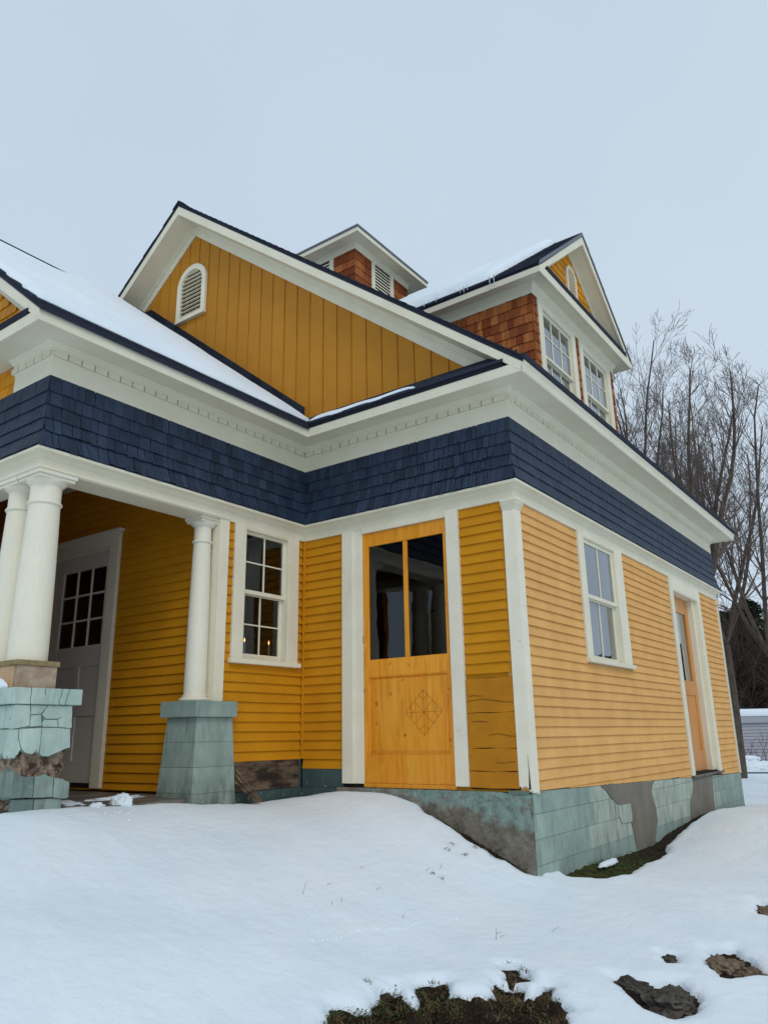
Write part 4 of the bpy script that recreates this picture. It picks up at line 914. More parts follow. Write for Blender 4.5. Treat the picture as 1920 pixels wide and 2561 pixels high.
PL = {
'u1': [(-3.470, 0.770), (-3.343, 0.770), (-3.330, 0.607), (-3.412, 0.593), (-3.470, 0.583)],
'u2': [(-3.337, 0.770), (-3.190, 0.770), (-3.241, 0.703), (-3.329, 0.694)],
'u3': [(-3.329, 0.687), (-3.243, 0.697), (-3.228, 0.606), (-3.325, 0.603)],
'u4': [(-3.183, 0.770), (-2.968, 0.770), (-2.957, 0.589), (-3.073, 0.598), (-3.088, 0.655), (-3.048, 0.680), (-3.092, 0.664), (-3.135, 0.664), (-3.199, 0.664), (-3.233, 0.698)],
'u5': [(-3.205, 0.657), (-3.096, 0.657), (-3.079, 0.598), (-3.215, 0.601), (-3.223, .63)],
'm1': [(-3.408, 0.585), (-3.223, 0.593), (-3.220, 0.486), (-3.225, 0.396), (-3.257, 0.412), (-3.280, 0.389), (-3.339, 0.405), (-3.374, 0.437), (-3.404, 0.518)],
'm2': [(-3.217, 0.593), (-3.15, .590), (-3.078, .592), (-2.969, 0.583), (-2.956, 0.434), (-3.013, 0.420), (-3.06, .400), (-3.091, 0.390), (-3.142, 0.370), (-3.195, 0.375), (-3.217, 0.393)],
'm0': [(-3.472, 0.575), (-3.414, 0.579), (-3.410, 0.507), (-3.379, 0.432), (-3.40, .390), (-3.434, 0.368), (-3.472, 0.384)],
'l1': [(-3.472, 0.284), (-3.44, .287), (-3.410, 0.274), (-3.37, .245), (-3.342, 0.226), (-3.247, 0.216), (-3.238, 0.062), (-3.472, 0.073)],
'l2': [(-3.236, 0.216), (-3.19, .222), (-3.146, 0.234), (-3.11, .212), (-3.076, 0.207), (-3.070, 0.054), (-3.230, 0.059)],
'l3': [(-3.066, 0.201), (-2.995, 0.192), (-2.96, .172), (-2.930, 0.163), (-2.925, 0.044), (-2.971, 0.035), (-3.062, 0.053)],
'b1': [(-3.400, 0.058), (-3.218, 0.050), (-3.213, -0.25), (-3.40, -0.25)],
'b2': [(-3.208, 0.049), (-2.991, 0.040), (-2.973, 0.027), (-2.967, -0.25), (-3.203, -0.25)]}
for k, P in PL.items():
    mb = MB(); mb.wpoly(FPp, jag(P, .0022, .02), -.055, .0+random.uniform(-.004, .004)+(-.02 if k[0] == 'b' else 0)); mb.build('stucco_plate', M['teal_dark' if k in ('l1', 'b1') else 'teal_pier' if k[0] in 'lb' else 'teal_light'], p1, bevel=.004)
bx('mortar', M['teal_dark'], p1, FPp, -3.468, -2.965, .60, .772, -.06, -.010, bevel=0)
bx('mortar', M['teal_dark'], p1, FPp, -3.45, -2.97, .445, .60, -.06, -.012, bevel=0)
bx('mortar', M['teal_dark'], p1, FPp, -3.46, -2.94, .065, .16, -.06, -.012, bevel=0)
# plates on the front face (going left)
x = PX-.022; 
for (xa, xb, za, zb) in ((PX-.022, -2.98, .59, .77), (-2.986, -3.25, .60, .77), (-3.256, -3.6, .58, .77), (PX-.022, -2.92, .38, .583), (-2.926, -3.15, .30, .593), (-3.156, -3.5, .33, .590), (PX-.022, -2.90, .062, .24), (-2.906, -3.2, .065, .27), (-3.206, -3.5, .06, .20)):
    n = 6; bot = [(xb+(xa-xb)*i/n, za+random.uniform(-.03, .03)*(za < .5)) for i in range(n+1)]; top = [(xb+(xa-xb)*i/n, zb+random.uniform(-.004, .0)+(random.uniform(-.03, .03) if zb < .5 else 0)) for i in range(n+1)]
    mb = MB(); mb.wpoly(FPf, bot+top[::-1], -.055, random.uniform(-.003, .003)); mb.build('stucco_plate', M['teal_light' if za > .28 else 'teal_pier'], p1, bevel=.004)
# cracks on the cap
for pts in ([(-3.36, .905), (-3.355, .86), (-3.362, .82), (-3.352, .775)], [(-3.09, .905), (-3.092, .85), (-3.11, .81), (-3.10, .775)], [(-3.02, .905), (-3.035, .862), (-3.042, .82), (-3.05, .775)], [(-3.235, .905), (-3.24, .86), (-3.228, .85)]):
    mb = MB(); w_ = .0018; mb.wpoly(FR((PX, 0, 0), (0, 1, 0), (1, 0, 0)), [(u-w_, z) for u, z in pts]+[(u+w_, z) for u, z in pts[::-1]], -.004, .0015); mb.build('crack', M['crack'], p1)
# plinth under the columns
mb = MB(); mb.box((-3.62, -3.455, .906), (-2.79, -3.11, 1.085)); mb.build('plinth', M['sandstone'], p1, bevel=.004)
mb = MB(); mb.box((-3.64, -3.475, 1.085), (-2.775, -3.095, 1.128)); mb.build('plinth_board', M['mosswood'], p1, bevel=.004)
mb = MB()
for i in range(7): mb.box((-3.6+.11*i, -3.462, .91), (-3.6+.11*i+.105, -3.454, 1.083))
mb.build('plinth_strip', M['orange_wood'], p1)

# ------------------------------------------------------------------ terrain
ctrl = [(-2.83, 0, -.19), (-2.5, 0, -.135), (-2.07, 0, -.096), (-1.63, 0, -.10), (-1.3, 0, -.17), (-.945, 0, -.28), (-.6, 0, -.43), (-.29, 0, -.56), (0, 0, -.70),
 (0, .3, -.74), (0, .8, -.75), (0, 1.5, -.745), (0, 2.6, -.79), (0, 3.6, -.74), (0, 4.95, -.65), (0, 6.4, -.68), (0, 8.25, -.78), (0, 10, -.9),
 (-2.83, -1, -.14), (-2.83, -.5, -.16), (-2.72, -3.45, -.05), (-2.72, -2.95, -.06), (-2.65, -2.6, -.08), (-2.65, -2.2, -.094), (-2.65, -1.72, -.096), (-4, -3.55, -.05), (-6, -3.6, -.05), (-9, -3.7, -.05),
 (.7, -2.7, -.88), (.2, -2.5, -.84), (1.3, -1.9, -.90), (0, -1.5, -.80), (-.3, -2.6, -.72), (-1.2, -2, -.46), (-1.6, -1.2, -.30), (-2.1, -.6, -.17), (-.8, -.7, -.50), (0, -.6, -.76), (.5, -.5, -.85), (-1.9, -2.6, -.26),
 (-.06, -4.6, -.62), (-1.5, -4, -.32), (-3, -5, -.15), (-5, -6, -.1), (3.3, -6.8, -1.35), (1.2, -3.6, -1.1), (2.2, -3.0, -1.12), (0.6, -5.8, -.95), (4.5, -4, -1.25),
 (.4, .8, -.79), (.4, 2, -.80), (.7, .4, -.84), (1.2, 1, -.82), (.8, 3, -.70), (.7, 4, -.60), (1.3, 4.2, -.56), (.5, 5.5, -.60), (1.5, 5.5, -.50), (2.5, 5.5, -.50), (.5, 8.3, -.76), (1.4, 8, -.66), (3, 7.5, -.60), (4, 3, -.80),
 (1.9, -.9, -.92), (1.8, .3, -.88), (2.6, 1.2, -.85), (3, -1.5, -1.02), (3.6, .5, -.95),
 (1, 12, -.95), (4, 12, -.95), (-2, 14, -.95), (8, 8, -.95), (8, 0, -1.1), (8, -8, -1.35), (-12, -12, -.4), (-14, 0, -.5), (-12, 12, -.9), (0, -12, -1.2)]
CX = np.array([c[:2] for c in ctrl]); CZ = np.array([c[2] for c in ctrl]); nC = len(ctrl)
def phi(r): return np.where(r > 1e-9, r*r*np.log(np.maximum(r, 1e-9)), 0)
A_ = np.zeros((nC+3, nC+3)); rr = np.linalg.norm(CX[:, None]-CX[None], axis=2); A_[:nC, :nC] = phi(rr)+np.eye(nC)*.01
A_[:nC, nC] = 1; A_[:nC, nC+1:] = CX; A_[nC, :nC] = 1; A_[nC+1:, :nC] = CX.T
W_ = np.linalg.solve(A_, np.concatenate([CZ, [0, 0, 0]]))
def vnoise(x, y, s, seed=0):
    r_ = np.random.default_rng(seed); G = r_.random((64, 64)); X = x*s; Y = y*s
    xi = np.floor(X).astype(int); yi = np.floor(Y).astype(int); fx = X-xi; fy = Y-yi; fx = fx*fx*(3-2*fx); fy = fy*fy*(3-2*fy)
    g = lambda a, b: G[a % 64, b % 64]
    return (g(xi, yi)*(1-fx)+g(xi+1, yi)*fx)*(1-fy)+(g(xi, yi+1)*(1-fx)+g(xi+1, yi+1)*fx)*fy-.5
def base_h(x, y):
    x = np.asarray(x, float); y = np.asarray(y, float); sh = x.shape; P = np.stack([x.ravel(), y.ravel()], 1); out = np.zeros(len(P))
    for i in range(0, len(P), 20000):
        q = P[i:i+20000]; r = np.linalg.norm(q[:, None]-CX[None], axis=2); out[i:i+20000] = phi(r)@W_[:nC]+W_[nC]+q@W_[nC+1:]
    out = out.reshape(sh); R = np.hypot(x-0, y-0); t = np.clip((R-11)/8, 0, 1); t = t*t*(3-2*t)
    far = -.95-.25*np.clip((R-20)/25, 0, 1)
    out = np.clip(out, -1.6, .1)
    return out*(1-t)+far*t
def poly_sd(x, y, P):          # signed distance, positive inside
    P = np.array(P); d = np.full(x.shape, 1e9); ins = np.zeros(x.shape, bool); n = len(P)
    for i in range(n):
        a, b = P[i], P[(i+1) % n]; ab = b-a; t = np.clip(((x-a[0])*ab[0]+(y-a[1])*ab[1])/(ab@ab), 0, 1)
        d = np.minimum(d, np.hypot(x-a[0]-t*ab[0], y-a[1]-t*ab[1]))
        c = ((a[1] > y) != (b[1] > y)) & (x < (b[0]-a[0])*(y-a[1])/(b[1]-a[1]+1e-12)+a[0]); ins ^= c
    return np.where(ins, d, -d)
def pix_ground(u, v, z=-.88):
    d = cF+R2*(u-960)/CP['f']+U2*(1280.5-v)/CP['f']; t = (z-CP['Z'])/d.z; return (CP['X']+d.x*t, CP['Y']+d.y*t)
STRIP = [(-.1, 2.3), (.10, 2.3), (.22, 3.2), (.16, 4.2), (.13, 5.5), (.12, 7), (.10, 8.4), (-.1, 8.5)]
FRONT = [(-1.25, .1), (-1.15, -.06), (-.85, -.10), (-.6, -.13), (-.35, -.15), (-.15, -.12), (-.02, -.05), (.02, .1)]
def gpb(u, v):
    z = -.88
    for _ in range(14): x, y = pix_ground(u, v, z); z = .5*z+.5*float(base_h(np.array([x]), np.array([y]))[0])
    return pix_ground(u, v, z)
BOWL = [pix_ground(*p, -.79) for p in ((1340, 2178), (1379, 2150), (1503, 2100), (1593, 2090), (1655, 2090), (1668, 2126), (1640, 2142), (1609, 2150), (1568, 2180), (1506, 2188), (1416, 2190), (1388, 2184))]
BOWL = [(max(-.1, a), b) for a, b in BOWL]
BANK = [gpb(*p) for p in ((740, 2650), (800, 2560), (838, 2508), (900, 2512), (925, 2484), (985, 2455), (1020, 2480), (1050, 2442), (1115, 2438), (1142, 2470), (1190, 2474), (1232, 2462), (1238, 2430), (1290, 2444), (1330, 2462), (1370, 2436), (1384, 2470), (1440, 2508), (1404, 2516), (1424, 2560), (1400, 2660))]
BANK2 = [gpb(*p) for p in ((1246, 2400), (1292, 2402), (1325, 2440), (1290, 2446), (1250, 2434))]
ROCKP = [[gpb(*p) for p in P] for P in ([(1522, 2418), (1600, 2440), (1640, 2432), (1700, 2436), (1750, 2478), (1742, 2520), (1680, 2530), (1610, 2505), (1555, 2455)],
  [(1762, 2358), (1830, 2362), (1885, 2392), (1915, 2425), (1860, 2424), (1805, 2432), (1768, 2395)], [(1648, 2366), (1692, 2374), (1696, 2396), (1662, 2394)], [(1882, 2245), (1960, 2260), (1960, 2290), (1895, 2278)])]
def soil_mask(x, y):
    nn = vnoise(x, y, 9, 3)*.10+vnoise(x, y, 27, 4)*.06+vnoise(x, y, 60, 6)*.03
    m = np.maximum.reduce([poly_sd(x, y, BOWL)+nn*.35, poly_sd(x, y, BANK)+nn*.6, poly_sd(x, y, BANK2)+nn*.6, poly_sd(x, y, STRIP)+nn*.35, poly_sd(x, y, FRONT)+nn*.6-.01]+[poly_sd(x, y, P)+nn*.35-.004 for P in ROCKP])
    return m
def snow_depth(x, y): m = soil_mask(x, y); t = np.clip((m+.075)/.09, 0, 1); return .055*(1-t)**.6-.03*(t > .85)
def smooth_h(x, y):
    h = base_h(x, y); near = np.exp(-(np.hypot(x, y)/14)**2)
    h = h+near*(.040*vnoise(x, y, .9, 11)+.026*vnoise(x+y*.5, y*.6, 2.2, 12)+.010*vnoise((x+y)*.5, y, 6, 13)+.0035*vnoise(x, y, 21, 14))
    # faint animal track / ridge lines in the snow
    return h
xs = np.concatenate([np.linspace(-320, -40, 12), np.linspace(-34, -5, 26), np.arange(-4.8, 3.2, .028), np.linspace(3.3, 12, 50), np.linspace(14, 300, 20)])
ysn = np.concatenate([np.linspace(-300, -14, 14), np.linspace(-12, -4.6, 24), np.arange(-4.5, 2.6, .028), np.arange(2.65, 9, .06), np.linspace(9.2, 20, 40), np.linspace(22, 60, 20), np.linspace(70, 400, 16)])
GX, GY = np.meshgrid(xs, ysn); H0 = smooth_h(GX, GY)
INP = (GX < XI+.03) & (GX > WL-.1) & (GY > YP-.03) & (GY < .3)        # under the porch and wing
INH = (GX < -.06) & (GX > XL) & (GY > .06) & (GY < LB-.1)
def sink(H): H = np.where(INP, np.minimum(H, -.45), H); return np.where(INH, np.minimum(H, -.45), H)
def grid_obj(name, Z, mat, kind):
    ny, nx = GX.shape; me = bpy.data.meshes.new(name); v = np.stack([GX.ravel(), GY.ravel(), Z.ravel()], 1)
    idx = np.arange(ny*nx).reshape(ny, nx); f = np.stack([idx[:-1, :-1], idx[:-1, 1:], idx[1:, 1:], idx[1:, :-1]], -1).reshape(-1, 4)
    me.vertices.add(len(v)); me.vertices.foreach_set('co', v.ravel()); me.loops.add(f.size); me.loops.foreach_set('vertex_index', f.ravel().astype(np.int32))
    me.polygons.add(len(f)); me.polygons.foreach_set('loop_start', np.arange(0, f.size, 4, dtype=np.int32)); me.polygons.foreach_set('use_smooth', np.ones(len(f), bool))
    me.update(calc_edges=True); me.materials.append(mat); o = bpy.data.objects.new(name, me); link(o); o['kind'] = kind; return o
MSK = soil_mask(GX, GY)
bankd = poly_sd(GX, GY, BANK); bk_ = np.clip(bankd/.30, 0, 1); drop = bk_*.26; clod = np.clip(bankd/.05, 0, 1)*(.07*vnoise(GX, GY, 11, 51)+.06*vnoise(GX, GY, 24, 52))
soilH = H0-.055+.02*vnoise(GX, GY, 17, 21)*(MSK > -.1)+.014*vnoise(GX, GY, 40, 22)*(MSK > -.1)-drop*.9+clod
T_ = np.clip((MSK+.075)/.09, 0, 1); snowH = H0-.055+.055*np.sqrt(np.clip(1-T_, 0, 1))-.09*(T_ >= .98)-drop
grid_obj('ground', sink(soilH), M['soil'], 'structure'); grid_obj('snow_cover', sink(snowH), M['snow'], 'structure')
def gz(x, y): return float(smooth_h(np.array([x]), np.array([y]))[0])

# ------------------------------------------------------------------ snow on roofs
def snow_sheet(fx, nu, nv, th, name, label, cat='snow'):
    """fx(u,v)->(point on roof, normal z up); thickness th(u,v); closed underside"""
    top = []; bot = []
    for j in range(nv+1):
        for i in range(nu+1):
            p = Vector(fx(i/nu, j/nv)); t = th(i/nu, j/nv, p); top.append(p+Vector((0, 0, t))); bot.append(p-Vector((0, 0, .01)))
    n = nu+1; N_ = len(top); fs = [(j*n+i, j*n+i+1, (j+1)*n+i+1, (j+1)*n+i) for j in range(nv) for i in range(nu)]
    mb = MB(); mb.add(top+bot, fs+[tuple(N_+k for k in f[::-1]) for f in fs]+
       [(i, N_+i, N_+i+1, i+1) for i in range(nu)]+[(nv*n+i, nv*n+i+1, N_+nv*n+i+1, N_+nv*n+i) for i in range(nu)]+[(j*n, (j+1)*n, N_+(j+1)*n, N_+j*n) for j in range(nv)]+[(j*n+nu, N_+j*n+nu, N_+(j+1)*n+nu, (j+1)*n+nu) for j in range(nv)])
    o = mb.build(name, M['snow'], None, smooth=True, fix=True); tag(o, label, cat, kind='stuff'); return o
from mathutils import noise as MN
def nz2(a, b, s): return MN.noise(Vector((a*s, b*s, 3.3)))
def fwing(u, v):     # u along y (front to gable), v from eave to ridge
    x0_ = XI+.385-.09-.02*nz2(u*9, 0, 1); x1_ = WR+.60-.68*max(0, min(1, (u-.52)/.28))**1.2
    x = x0_+(x1_-x0_)*v
    ylo = YP-.37+.03*nz2(v*20, 5, 1)+.02*math.sin(v*70)
    # dark flashing widens up the slope near the wall
    yhi = -.10-.36*v**.9+.05*nz2(v*14, 9, 1)
    y = ylo+(yhi-ylo)*u; return (x, y, zw(x)+.014)
def thw(u, v, p):
    e = min(u/.04, (1-u)/.05, v/.05, (1-v)/.03, 1); e = max(e, 0); return .004+.060*math.sqrt(e)*(1+.25*nz2(p[0], p[1], 1.2))
snow_sheet(fwing, 60, 46, thw, 'roof_snow', 'smooth snow sheet lying on the slope of the porch wing roof')
def fpent(u, v):
    x = XI+.40+1.55*u**1.0; w_ = (1-u)**.55*(1+.35*math.sin(u*9)*u); y0_ = -.385+.03*math.sin(u*17); y = y0_+.20*w_*v
    y = -.39+(y+.39)*.75; return (x, y, 4.118+.76*(y+.398)+.014)
snow_sheet(fpent, 50, 6, lambda u, v, p: .002+.016*math.sqrt(max(0, min(1, (1-u)/.1, v/.2, (1-v)/.2, u/.01+.4))), 'roof_snow', 'thin strip of snow along the front pent roof edge')
def fdorm(u, v):      # left slope of the dormer
    y = DY0-.27+(YC-.03-(DY0-.27))*v; xf = DX-.18-.30*(v)**.4*0-.30*(1-v)+.05*nz2(v*11, 2, 1); x = -4.6+(xf+4.6)*u
    if v == 0: y += .02*nz2(u*40, 1, 1)
    return (x, y, zd(y)+.012)
snow_sheet(fdorm, 70, 26, lambda u, v, p: .004+.13*math.sqrt(max(0, min(1, (1-u)/.03, v/.06, (1-v)/.04+.2)))*(1+.15*nz2(p[0], p[1], 2)), 'roof_snow', 'thick snow blanket on the left slope of the dormer roof')
# icicles under the dormer snow edge
for i, (x, ln) in enumerate(((-1.02, .21), (-1.09, .24), (-1.46, .09), (-1.52, .12), (-1.58, .10), (-1.66, .06), (-2.0, .08), (-2.12, .06), (-2.22, .09))):
    mb = MB(); y = DY0-.305; z = zd(DY0-.285)+.03; mb.tube((0, 0, 0), (0, 0, -ln*.5), .011, .007, 6); mb.tube((0, 0, -ln*.5), (0, 0, -ln), .007, .001, 6)
    o = mb.build('icicle', M['ice'], None, smooth=True); o.location = (x, y, z)
    tag(o, ('longest icicle' if i == 1 else 'second longest icicle, beside the longest' if i == 0 else ''+['short icicle in the middle cluster, nearest the long pair', 'longest icicle of the middle cluster', 'third icicle from the right in the middle cluster', 'short leftmost icicle of the middle cluster', 'rightmost icicle of the far left cluster', 'middle tiny icicle of the far left cluster', 'leftmost tiny icicle of all'][i-2] if i > 1 else '')+' on the dormer eave', 'icicle', 'icicles on the dormer eave')
# snow on the pier cap and porch floor
def lump(name, c, r, n, mat, label, cat, seed=0, kind=None, flat=.5, sub=4):
    import bmesh
    me = bpy.data.meshes.new(name); bm = bmesh.new(); bmesh.ops.create_icosphere(bm, subdivisions=sub, radius=1)
    for v in bm.verts:
        p = v.co.copy(); d = 1+n*MN.noise(p*1.7+Vector((seed, 0, 0)))+n*.6*MN.noise(p*4.3+Vector((0, seed, 0)))+(.22*MN.noise(p*9+Vector((0, 0, seed)))-.35*abs(MN.noise(p*2.6+Vector((seed, seed, 0)))) if 'rock' in mat else 0); v.co = Vector((p.x*r[0]*d, p.y*r[1]*d, p.z*r[2]*d))
        if v.co.z < -r[2]*flat: v.co.z = -r[2]*flat
    bm.to_mesh(me); bm.free(); me.materials.append(M[mat]); me.polygons.foreach_set('use_smooth', [True]*len(me.polygons))
    o = bpy.data.objects.new(name, me); link(o); o.location = c
    if label: tag(o, label, cat, kind=kind)
    return o
lump('snow_heap', (-3.12, -3.475+.04, .925), (.22, .075, .075), .15, 'snow', 'rounded snow heap on the cap of the broken pier', 'snow', 2)
lump('snow_clod', (-2.86, -2.33, -.045), (.10, .09, .075), .3, 'snow', 'broken snow clod in front of the porch floor', 'snow', 5)
lump('snow_clod', (-2.80, -2.62, -.055), (.06, .06, .03), .5, 'snow', 'small snow crumb left of the larger clod by the porch', 'snow', 8)
lump('snow_clod', (-3.3, -2.6, -.055), (.20, .13, .03), .4, 'snow', 'low snow remnant on the dark porch floor behind the broken pier', 'snow', 9)
lump('snow_clod', (-3.45, -1.95, -.056), (.10, .30, .02), .35, 'snow', 'long flat snow remnant on the dark porch floor by the slim column pier', 'snow', 12)
lump('snow_patch', (.14, 1.32, gz(.14, 1.3)-.02), (.04, .26, .03), .3, 'snow', 'thin leftover snow strip on the mossy soil by the foundation', 'snow', 13)

# ------------------------------------------------------------------ small things
for i, (y, zoff) in enumerate(((-.813, 0), (-.434, .002))):
    c = empty('candle', None, (XI-.13, y, 1.36)); tag(c, ('left' if i == 0 else 'right')+' lit white candle behind the lower sash of the small window', 'candle', 'candles in the small window')
    mb = MB(); mb.lathe((0, 0), [(.013, 0), (.013, .14), (.004, .142)], 12); mb.build('wax', M['wax'], c, smooth=True)
    mb = MB(); mb.lathe((0, 0), [(.001, .145), (.007, .155), (.006, .168), (.001, .19)], 8); mb.build('flame', M['flame'], c, smooth=True)
bx('window_shelf', M['white'], house, FD, -.98, -.275, 1.33, 1.36, -.22, -.121)
for i, (a, b) in enumerate((((-2.79, -1.03, .17), (-2.66, -.80, -.14)), ((-2.78, -1.06, .06), (-2.65, -.87, -.14)), ((-2.785, -1.04, .12), (-2.655, -.835, -.14)))):
    mb = MB(); a, b = Vector(a), Vector(b); d = (b-a).normalized(); s_ = d.cross(Vector((1, 0, 0))).normalized()*.014; t_ = d.cross(s_).normalized()*.006
    mb.hexa([a-s_-t_, a+s_-t_, a+s_+t_, a-s_+t_, b-s_-t_, b+s_-t_, b+s_+t_, b-s_+t_]); o = mb.build('wooden_lath', M['plank'])
    tag(o, ['longest and frontmost dark lath leaning beside the tapered pier', 'lowest short lath leaning beside the tapered pier', 'middle dark lath of the three leaning beside the tapered pier'][i], 'lath', 'laths leaning beside the tapered pier')

# rocks showing through the snow
def rock(c, r, seed, mat, label, n=.45, rot=0):
    o = lump('rock', c, r, n, mat, label, 'rock', seed, flat=.6, sub=4); o.rotation_euler = (0, 0, rot); o.data.polygons.foreach_set('use_smooth', [False]*len(o.data.polygons)); return o
def gp(u, v):      # point on the terrain seen at photo pixel (u, v)
    z = -.88
    for _ in range(12): x, y = pix_ground(u, v, z); z = .5*z+.5*gz(x, y)
    return x, y, gz(x, y)
x, y, z = gp(1672, 2492); rock((x, y, z-.05), (.15, .11, .085), 3, 'rock', 'largest dark hollowed rock in the snow at the lower right', .45, .5)
x, y, z = gp(1585, 2450); rock((x, y, z-.055), (.15, .045, .055), 5, 'rock', 'narrow dark rock tapering left from the largest rock', .4, -.28)
x, y, z = gp(1672, 2386); rock((x, y, z-.045), (.048, .035, .04), 7, 'rock', 'small dark stone just above the largest rock', .45, .2)
x, y, z = gp(1812, 2405); rock((x, y, z-.05), (.13, .10, .08), 9, 'rock_tan', 'tan and grey rock near the right edge of the snow slope', .4, .3)
x, y, z = gp(1872, 2418); rock((x, y, z-.05), (.13, .04, .05), 11, 'rock_tan', 'long thin tan stone right of the tan and grey rock', .4, -.4)
x, y, z = gp(1915, 2272); rock((x, y, z-.045), (.09, .07, .06), 15, 'rock_tan', 'brown rock at the right picture edge above the others', .4, .1)

# grass and weeds
def tuft(mb, x, y, z, n, h, w_, lean=.6):
    for _ in range(n):
        a = random.uniform(0, 6.28); l = h*random.uniform(.4, 1); t = random.uniform(.2, lean); p0 = Vector((x+random.gauss(0, w_), y+random.gauss(0, w_), z-.01))
        dirv = Vector((math.cos(a)*t, math.sin(a)*t, 1)).normalized(); p1 = p0+dirv*l*.6; p2 = p1+(dirv+Vector((math.cos(a)*.8, math.sin(a)*.8, -.5))).normalized()*l*.5
        s_ = Vector((-math.sin(a), math.cos(a), 0))*.0022
        b = len(mb.v); mb.v += [tuple(q) for q in (p0-s_, p0+s_, p1+s_*.8, p1-s_*.8, p2)]; mb.f += [(b, b+1, b+2, b+3), (b+3, b+2, b+4)]
def leaf(mb, x, y, z, s_):
    a = random.uniform(0, 6.28); u = Vector((math.cos(a), math.sin(a), random.uniform(-.3, .6)))*s_; v = Vector((-math.sin(a), math.cos(a), random.uniform(-.3, .3)))*s_*.7
    p = Vector((x, y, z)); b = len(mb.v); mb.v += [tuple(q) for q in (p, p+u*.5-v*.5, p+u, p+u*.5+v*.5)]; mb.f += [(b, b+1, b+2, b+3)]
gd = MB(); gw = MB()
def inside(P, x, y): return poly_sd(np.array([x]), np.array([y]), P)[0]
bx0, bx1 = min(p[0] for p in BANK), max(p[0] for p in BANK); by0, by1 = min(p[1] for p in BANK), max(p[1] for p in BANK)
cand = rng.random((9000, 2))*[bx1-bx0, by1-by0]+[bx0, by0]; sdc = poly_sd(cand[:, 0], cand[:, 1], BANK); mc = soil_mask(cand[:, 0], cand[:, 1]); hc = smooth_h(cand[:, 0], cand[:, 1])-.055-np.clip(sdc/.30, 0, 1)*.234+np.clip(sdc/.05, 0, 1)*(.07*vnoise(cand[:, 0], cand[:, 1], 11, 51)+.06*vnoise(cand[:, 0], cand[:, 1], 24, 52))
dens = vnoise(cand[:, 0], cand[:, 1], 6, 31)
for (x, y), s_, m_, h_, dn in zip(cand, sdc, mc, hc, dens):
    if m_ < .0: continue
    near = s_ < .11
    if near and random.random() < .62: tuft(gd, x, y, h_, 4, .06, .02, 2.2)
    elif random.random() < .07: tuft(gd, x, y, h_, 3, .05, .02, 2.2)
    if near and dn > .12 and random.random() < .55:
        for _ in range(4): leaf(gw, x+random.gauss(0, .012), y+random.gauss(0, .012), h_+random.uniform(.0, .03), random.uniform(.010, .020))
tag(gd.build('dry_grass', M['dry'], None, fix=False), 'matted dry grass on the bare bank in the foreground', 'grass', kind='stuff')
tag(gw.build('weeds', M['weed'], None, fix=False), 'small green weeds among the dry grass of the bank', 'weeds', kind='stuff')
gd = MB(); gw = MB()
for (u, v, k) in ((1069, 2043, 0), (1079, 2091, 1), (1097, 2104, 1), (1116, 2072, 0), (1130, 2070, 0), (1158, 2098, 1), (1150, 2118, 0), (1186, 2119, 0), (1215, 2134, 2), (1232, 2146, 2), (1205, 2100, 2), (1225, 2110, 2), (1250, 2128, 2), (1275, 2142, 2), (1300, 2156, 2), (1143, 2062, 0), (1268, 2412, 2), (1302, 2425, 2), (920, 2455, 1), (1082, 2455, 1), (1320, 2430, 1)):
    x, y, z = gp(u, v)
    for _ in range(7):
        if k != 2: tuft(gd, x+random.gauss(0, .012), y+random.gauss(0, .012), z, 2, .05 if k else .025, .008, 1.0)
        if k != 1:
            for _ in range(3): leaf(gw, x+random.gauss(0, .018), y+random.gauss(0, .018), z+random.uniform(0, .018), random.uniform(.008, .016))
x = -1.1
while x < -.02:
    y = -.03-random.random()*.10; z = gz(x, y)-.045
    for _ in range(3): leaf(gw, x+random.gauss(0, .02), y+random.gauss(0, .02), z+random.uniform(0, .02), random.uniform(.008, .018))
    if random.random() < .4: tuft(gd, x, y, z, 2, .04, .01, 1.2)
    x += .012
for _ in range(1500):
    x, y = random.uniform(0, .5), random.uniform(.3, 2.3)
    if soil_mask(np.array([x]), np.array([y]))[0] > .0 and vnoise(np.array([x]), np.array([y]), 7, 44)[0] > -.12: leaf(gw, x, y, gz(x, y)-.045+random.uniform(0, .022), random.uniform(.010, .022))
for _ in range(260):
    x, y = random.uniform(0, .5), random.uniform(.3, 7)
    if soil_mask(np.array([x]), np.array([y]))[0] > -.01: tuft(gd, x, y, gz(x, y)-.05, 2, .035, .01, 2.5)
for _ in range(120):
    x = random.uniform(XI+.02, -2.3); y = -random.uniform(.01, .07); tuft(gd, x, y, gz(x, y), 1, .03, .01, 2.5)
tag(gd.build('dry_grass', M['dry'], None, fix=False), 'scattered dry grass wisps poking through snow near the house wall', 'grass', kind='stuff')
tag(gw.build('moss_and_weeds', M['weed'], None, fix=False), 'green moss and weeds on bare soil along the foundation', 'moss', kind='stuff')
gs = MB()
for (u, v, du, dv) in ((757, 2236, 10, -36), (815, 2213, 18, -4), (830, 2262, 0, -10), (853, 2256, 2, -16), (1007, 2296, 4, -14), (1240, 2350, 3, -32), (1246, 2343, 18, 2), (1236, 2335, 22, 18), (1378, 2330, 20, -13), (940, 2225, 14, -8), (1100, 2170, 8, -16), (1062, 2178, 14, -8), (1075, 2185, 16, 8), (900, 2170, 10, -4)):
    x, y, z = gp(u, v); x2, y2, z2 = gp(u+du, v+2); ln = math.hypot(x2-x, y2-y); hz = max(.01, -dv/1906*4.6)
    a = Vector((x, y, z-.005)); b = Vector((x2, y2, z+hz)); gs.tube(a, (a+b)/2+Vector((0, 0, .006)), .0016, .0013, 4); gs.tube((a+b)/2+Vector((0, 0, .006)), b, .0013, .0006, 4)
tag(gs.build('grass_stalks', M['dry'], None, fix=False), 'thin dead grass stalks sticking out of the open snow', 'grass', kind='stuff')

